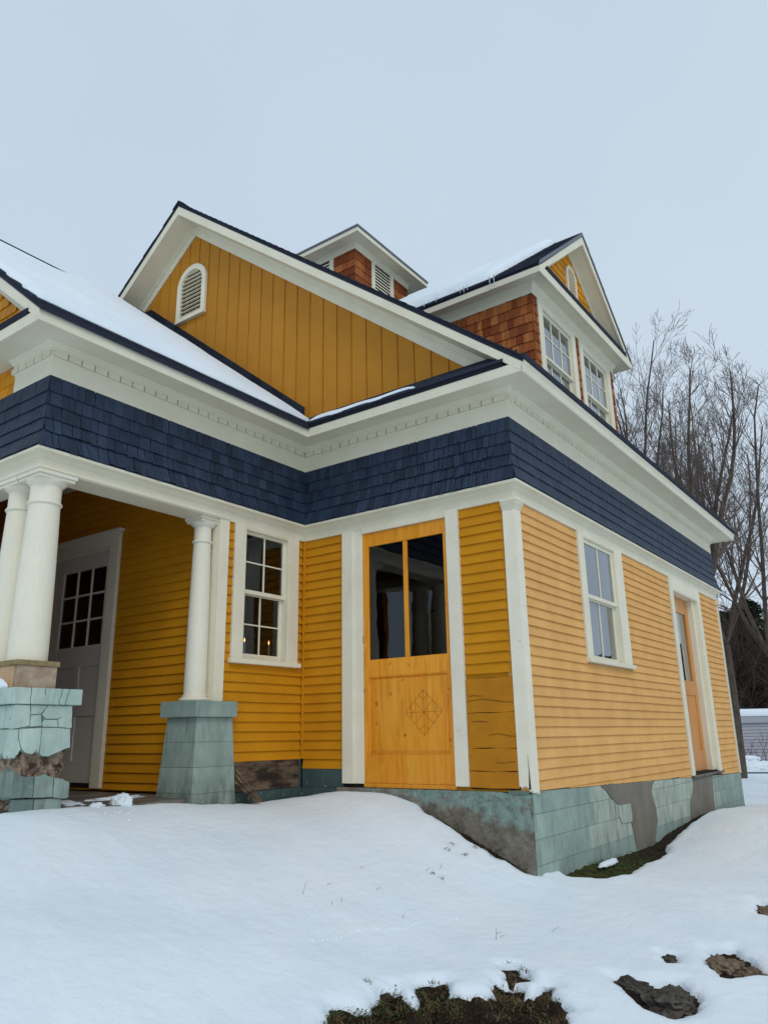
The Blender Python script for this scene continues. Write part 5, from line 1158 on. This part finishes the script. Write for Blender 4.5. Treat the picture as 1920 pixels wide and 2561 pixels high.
import bmesh
def crumbs(pts, label):
    mb = MB()
    for (x, y, z, r) in pts:
        b = len(mb.v); h_ = random.random()*3
        for k in range(6):
            a = h_+k*1.047; q = r*random.uniform(.7, 1.2); mb.v.append((x+q*math.cos(a), y+q*math.sin(a), z-r*.3))
        for k in range(3):
            a = h_+k*2.09; q = r*.5*random.uniform(.7, 1.2); mb.v.append((x+q*math.cos(a), y+q*math.sin(a), z+r*random.uniform(.5, .9)))
        mb.f += [(b, b+1, b+6), (b+1, b+2, b+7, b+6), (b+2, b+3, b+7), (b+3, b+4, b+8, b+7), (b+4, b+5, b+8), (b+5, b, b+6, b+8), (b+6, b+7, b+8)]
    tag(mb.build('snow_crumbs', M['snow'], None, fix=False), label, 'snow', kind='stuff')
pts = []
for i in range(150):
    t = random.random(); u = 770+t*400; v = 2352-t*62+7*math.sin(t*14)+random.gauss(0, 3); x, y, z = gp(u, v); pts.append((x, y, z, random.uniform(.003, .009)))
for i in range(45):
    u = random.uniform(180, 480); x, y, z = gp(u, 2036+random.expovariate(.12)-(u-180)*.06); pts.append((x, y, z, random.uniform(.003, .010)))
for i in range(80):
    x, y, z = gp(random.uniform(760, 1000), random.uniform(2270, 2400)); pts.append((x, y, z, random.uniform(.002, .006)))
crumbs(pts, 'small loose crumbs of snow along a faint track and below the porch')
# ------------------------------------------------------------------ background
def limb(mb, p, d, r, L_, depth, rmin, up=.25, bud=None):
    n = max(4, int(L_/.35)); seg = L_/n; pos = Vector(p); dr_ = Vector(d).normalized(); kids = []
    side = dr_.orthogonal().normalized(); ang = random.uniform(0, 6.28)
    for i in range(n):
        t = (i+1)/n; r1_ = max(rmin, r*(1-.82*t)); r0_ = max(rmin, r*(1-.82*i/n))
        dr_ = (dr_+Vector((random.gauss(0, .045), random.gauss(0, .045), random.gauss(0, .03)+up*.16))).normalized(); q = pos+dr_*seg
        mb.tube(pos, q, r0_, r1_, 6 if r0_ > .05 else 4 if r0_ > .015 else 3)
        pos = q
        if depth > 0 and t > (.12 if depth < 3 else .22):
            k = 2 if depth <= 2 else random.choice((1, 2))
            for s_ in range(k):
                a = ang+s_*math.pi+random.gauss(0, .35); b = dr_.orthogonal().normalized(); c = dr_.cross(b)
                out_ = (b*math.cos(a)+c*math.sin(a)); sp_ = random.uniform(.45, .8)
                nd = (dr_*1.0+out_*sp_).normalized()
                l2 = L_*random.uniform(.30, .55)*(1-.55*t)+.10
                if l2 > .18 and random.random() < (.50 if depth > 1 else .72): kids.append((pos.copy(), nd, max(rmin, r1_*.62), l2, depth-1))
            ang += 1.57
    for k in kids: limb(mb, *k, rmin, up)
def bare_tree(x, y, h, r, forks, seed, label, lean=(0, 0), spread=.45, fork_h=.25, depth=3):
    random.seed(seed); z0 = gz(x, y)-.1; t = empty('bare_tree', None, (x, y, z0)); tag(t, label, 'tree', 'bare trees behind the house')
    tk = MB(); cr_ = MB(); fz = h*fork_h
    top = Vector((lean[0]*fz, lean[1]*fz, fz)); m_ = top*.5+Vector((random.gauss(0, .05), random.gauss(0, .05), 0))
    tk.tube((0, 0, 0), m_, r*1.15, r, 9); tk.tube(m_, top, r, r*.92, 9)
    a0 = random.uniform(0, 6.28)
    for i in range(forks):
        a = a0+6.28*i/forks+random.gauss(0, .3); s_ = spread*random.uniform(.5, 1.15); d = Vector((math.cos(a)*s_+lean[0], math.sin(a)*s_+lean[1], 1)).normalized()
        L_ = (h-fz)*random.uniform(.82, 1.0); n = 9; pos = top.copy(); rr_ = r*random.uniform(.40, .55); seg = L_/n
        for k in range(n):
            r0_ = rr_*(1-.85*k/n)+.008; r1_ = rr_*(1-.85*(k+1)/n)+.008; d = (d+Vector((random.gauss(0, .06), random.gauss(0, .06), .07))).normalized(); q = pos+d*seg; tk.tube(pos, q, r0_, r1_, 7); pos = q
            if k > 0:
                for _ in range(random.choice((2, 2, 3))):
                    aa = random.uniform(0, 6.28); b = d.orthogonal().normalized(); c = d.cross(b); nd = (d*.9+(b*math.cos(aa)+c*math.sin(aa))*random.uniform(.5, .95)).normalized()
                    limb(cr_, pos, nd, r1_*.45, (h-fz)*random.uniform(.22, .42)*(1-.6*k/n), depth-1, .0046, .42)
    tk.build('trunk', M['bark'], t, fix=False); cr_.build('crown', M['twig'], t, fix=False); return t
def at(u, v, D):
    d = cF+R2*(u-960)/CP['f']+U2*(1280.5-v)/CP['f']; t = D/math.hypot(d.x, d.y); return (CP['X']+d.x*t, CP['Y']+d.y*t, CP['Z']+d.z*t)
TR = [(1632, 22, 13.2, .13, 4, 'bare maple rising directly right of the dormer, its crown thin and pointed', (0, 0), .24, .42),
      (1690, 24, 12.9, .12, 4, 'slender bare tree second from the dormer with a forked upright crown', (.0, .0), .26, .42),
      (1790, 20, 10.6, .15, 4, 'bare tree with a thick pale trunk rising behind the far roof corner', (.04, .03), .32, .40),
      (1748, 26, 12.6, .11, 4, 'bare tree partly hidden behind the thick pale trunk tree', (-.02, 0), .30, .40),
      (1853, 26.9, 11.4, .16, 5, 'wide bare tree whose dark trunk stands right against the far house corner', (.02, .0), .60, .36),
      (1998, 24, 11.2, .13, 5, 'bare tree beyond the right picture edge with limbs reaching left', (-.06, .02), .6, .30),
      (1815, 30, 12.6, .12, 4, 'slim bare tree farther off, its crown showing above the far end of the eave', (.0, .0), .35, .45)]
for i, (u, D, h, r, fk, lab, ln, spd, fh) in enumerate(TR):
    x, y, _ = at(u, 1950, D); bare_tree(x, y, h, r, fk, 100+i*7, lab, ln, spd, fh)
random.seed(55)
# big forked trunk right of the eave end: two heavy limbs reaching up right
# thicket of brown shrubs
for i, (u, D, h) in enumerate(((1830, 47, 7.2), (1870, 48, 7.8), (1905, 47, 7.4), (1945, 49, 7.8), (1800, 49, 7.4))):
    x, y, _ = at(u, 1930, D); z0 = gz(x, y); t = MB()
    for k in range(34):
        a = random.uniform(0, 6.28); s_ = random.uniform(.1, .8); limb(t, (random.gauss(0, .8), random.gauss(0, .6), 0), (math.cos(a)*s_, math.sin(a)*s_, 1), .03, h*random.uniform(.6, 1), 2, .011, .02)
    o = t.build('shrub', M['thicket'], None, fix=False); o.location = (x, y, z0)
    tag(o, ['tangled brown shrub nearest the house corner', 'tangled brown shrub right above the garage end', 'dense leafless shrub in the middle above the garage roof', 'tall leafless shrub at the right picture edge', 'leafless shrub mostly hidden behind the house corner'][i], 'shrub', 'leafless shrubs before the dark firs')
# small brush in front of the garage
t = MB()
for k in range(14): limb(t, (random.gauss(0, .8), random.gauss(0, .3), 0), (random.gauss(0, .3), random.gauss(0, .3), 1), .012, random.uniform(.7, 1.5), 1, .006, .0)
x, y, _ = at(1888, 1913, 40); o = t.build('shrub', M['thicket'], None, fix=False); o.location = (x, y, gz(x, y)); tag(o, 'low thin leafless brush in front of the lilac grey garage wall', 'shrub')
# conifers
def conifer(x, y, h, r, seed, label):
    random.seed(seed); z0 = gz(x, y)-.3; t = empty('fir_tree', None, (x, y, z0)); tag(t, label, 'tree', 'dark firs behind the shrubs')
    mb = MB(); mb.tube((0, 0, 0), (0, 0, h*.95), .2, .04, 7); mb.build('trunk', M['bark'], t, fix=False)
    vs = []; fs = []
    for k in range(15000):
        q = random.random()**.8; z = h*(.06+.94*q); R_ = r*(1-q)**.5*(.72+.28*math.sin(z*5+seed)); a = random.uniform(0, 6.28); rad = R_*random.uniform(.45, 1.05); z -= rad*.25
        p = Vector((math.cos(a)*rad, math.sin(a)*rad, z)); u = Vector((random.gauss(0, 1), random.gauss(0, 1), random.gauss(0, .4))).normalized()*random.uniform(.10, .25); v = Vector((random.gauss(0, 1), random.gauss(0, 1), random.gauss(0, 1))).normalized()*.06
        b = len(vs); vs += [p, p+u+v, p+u-v]; fs.append((b, b+1, b+2))
    me = bpy.data.meshes.new('foliage'); me.from_pydata(vs, [], fs); me.materials.append(M['needle']); o = bpy.data.objects.new('foliage', me); link(o, t)
for i, (u, D, h, r) in enumerate(((1835, 50, 8.8, 3.4), (1885, 54, 9.3, 3.8), (1930, 49, 9.2, 3.8), (1790, 52, 9.0, 3.6), (1905, 62, 10.6, 4.4), (1858, 62, 10.4, 4.4))):
    x, y, _ = at(u, 1930, D); conifer(x, y, h, r, 200+i, ['dark fir just right of the house corner', 'broad dark fir in the middle of the gap beside the house', 'tall dark fir at the right picture edge', 'dark fir mostly hidden by the house corner', 'far dark fir behind the one at the right edge', 'far dark fir behind the broad middle one'][i])
# hill
vs = []; nh = 60
for i in range(nh+1):
    a = -1.2+2.6*i/nh; 
    for j in range(7):
        R_ = 110+30*j; hh = [-2, 6, 16, 23, 26, 22, 10][j]*(1+.10*math.sin(a*9+1)+.05*math.sin(a*23)); vs.append((CP['X']-math.sin(a)*R_, CP['Y']+math.cos(a)*R_, -1.3+hh))
mb = MB(); mb.add(vs, [(i*7+j, (i+1)*7+j, (i+1)*7+j+1, i*7+j+1) for i in range(nh) for j in range(6)]); o = mb.build('hill', M['hill'], None, smooth=True); o['kind'] = 'structure'
# garage
gxa, gya, _ = at(1830, 1913, 42); gxb, gyb, _ = at(1990, 1913, 43); gv = Vector((gxb-gxa, gyb-gya, 0)); gl_ = gv.length; gU = gv.normalized(); gN = Vector((gU.y, -gU.x, 0))
FG = FR((gxa, gya, 0), gU, gN); gg = empty('garage', None, (0, 0, 0)); tag(gg, 'low lilac grey clapboard garage with a snow covered flat roof', 'garage')
zb = gz(gxa, gya)-.1; zt = .489+(1853-1828)/1906*42.5
mb = MB(); mb.wbox(FG, 0, gl_, zb, zt-.02, -5, -.03); mb.build('wall', M['lilac'], gg)
k = 0; z = zb
while z < zt-.35:
    mb = MB(); mb.hexa([FG(0, z, -.03), FG(gl_, z, -.03), FG(gl_, z, .02), FG(0, z, .02), FG(0, z+.15, -.03), FG(gl_, z+.15, -.03), FG(gl_, z+.15, -.02), FG(0, z+.15, -.02)]); mb.build('siding_board', M['lilac'], gg); z += .15
bx('fascia', M['lilac'], gg, FG, -.1, gl_+.1, zt-.28, zt, -.03, .12); mb = MB(); mb.wbox(FG, -.15, gl_+.15, zt, zt+.38, -5, .14)
o = mb.build('roof_snow', M['snow'], None, bevel=.12); tag(o, 'thick snow layer on the garage roof', 'snow', kind='stuff')
# planter box with snow
x, y, _ = at(1876, 1917, 36); z = gz(x, y); mb = MB(); mb.box((x-.45, y-.2, z), (x+.35, y+.2, z+.34)); tag(mb.build('planter_box', M['plank'], None, bevel=.02), 'weathered wooden planter box topped with snow before the garage', 'planter')
lump('snow_heap', (x-.05, y, z+.36), (.48, .24, .12), .1, 'snow', 'snow cushion on top of the wooden planter box', 'snow', 3)
# road strip
xa, ya, _ = at(1700, 1940, 30); xb, yb2, _ = at(2200, 1948, 31); 
mb = MB(); n = 10; W2_ = []
for i in range(n+1):
    t = i/n; x = xa+(xb-xa)*t*2; y = ya+(yb2-ya)*t*2; W2_ += [(x, y, gz(x, y)+.012), (x-.5, y+1.1, gz(x-.5, y+1.1)+.012)]
mb.add(W2_, [(2*i, 2*i+2, 2*i+3, 2*i+1) for i in range(n)]); o = mb.build('road', M['road']); o['kind'] = 'structure'
random.seed(5)
P_ = []
for i in range(16):
    x, y, _ = at(1850+i*9, 1935, 34+random.uniform(-.3, .6)); n_ = len(P_)
    o = lump('snow_bank', (x, y, gz(x, y)-.02), (.9, .5, random.uniform(.18, .34)), .5, 'snow', None, None, i, sub=3); P_.append(o)
# one continuous ploughed bank
dv = []; df = []
for o in P_:
    b = len(dv); dv += [tuple(v.co+o.location) for v in o.data.vertices]; df += [tuple(k+b for k in p.vertices) for p in o.data.polygons]; bpy.data.objects.remove(o)
mb = MB(); mb.add(dv, df); tag(mb.build('snow_bank', M['snow'], None, smooth=True, fix=False), 'lumpy ploughed snow bank along the far road', 'snow', kind='stuff')
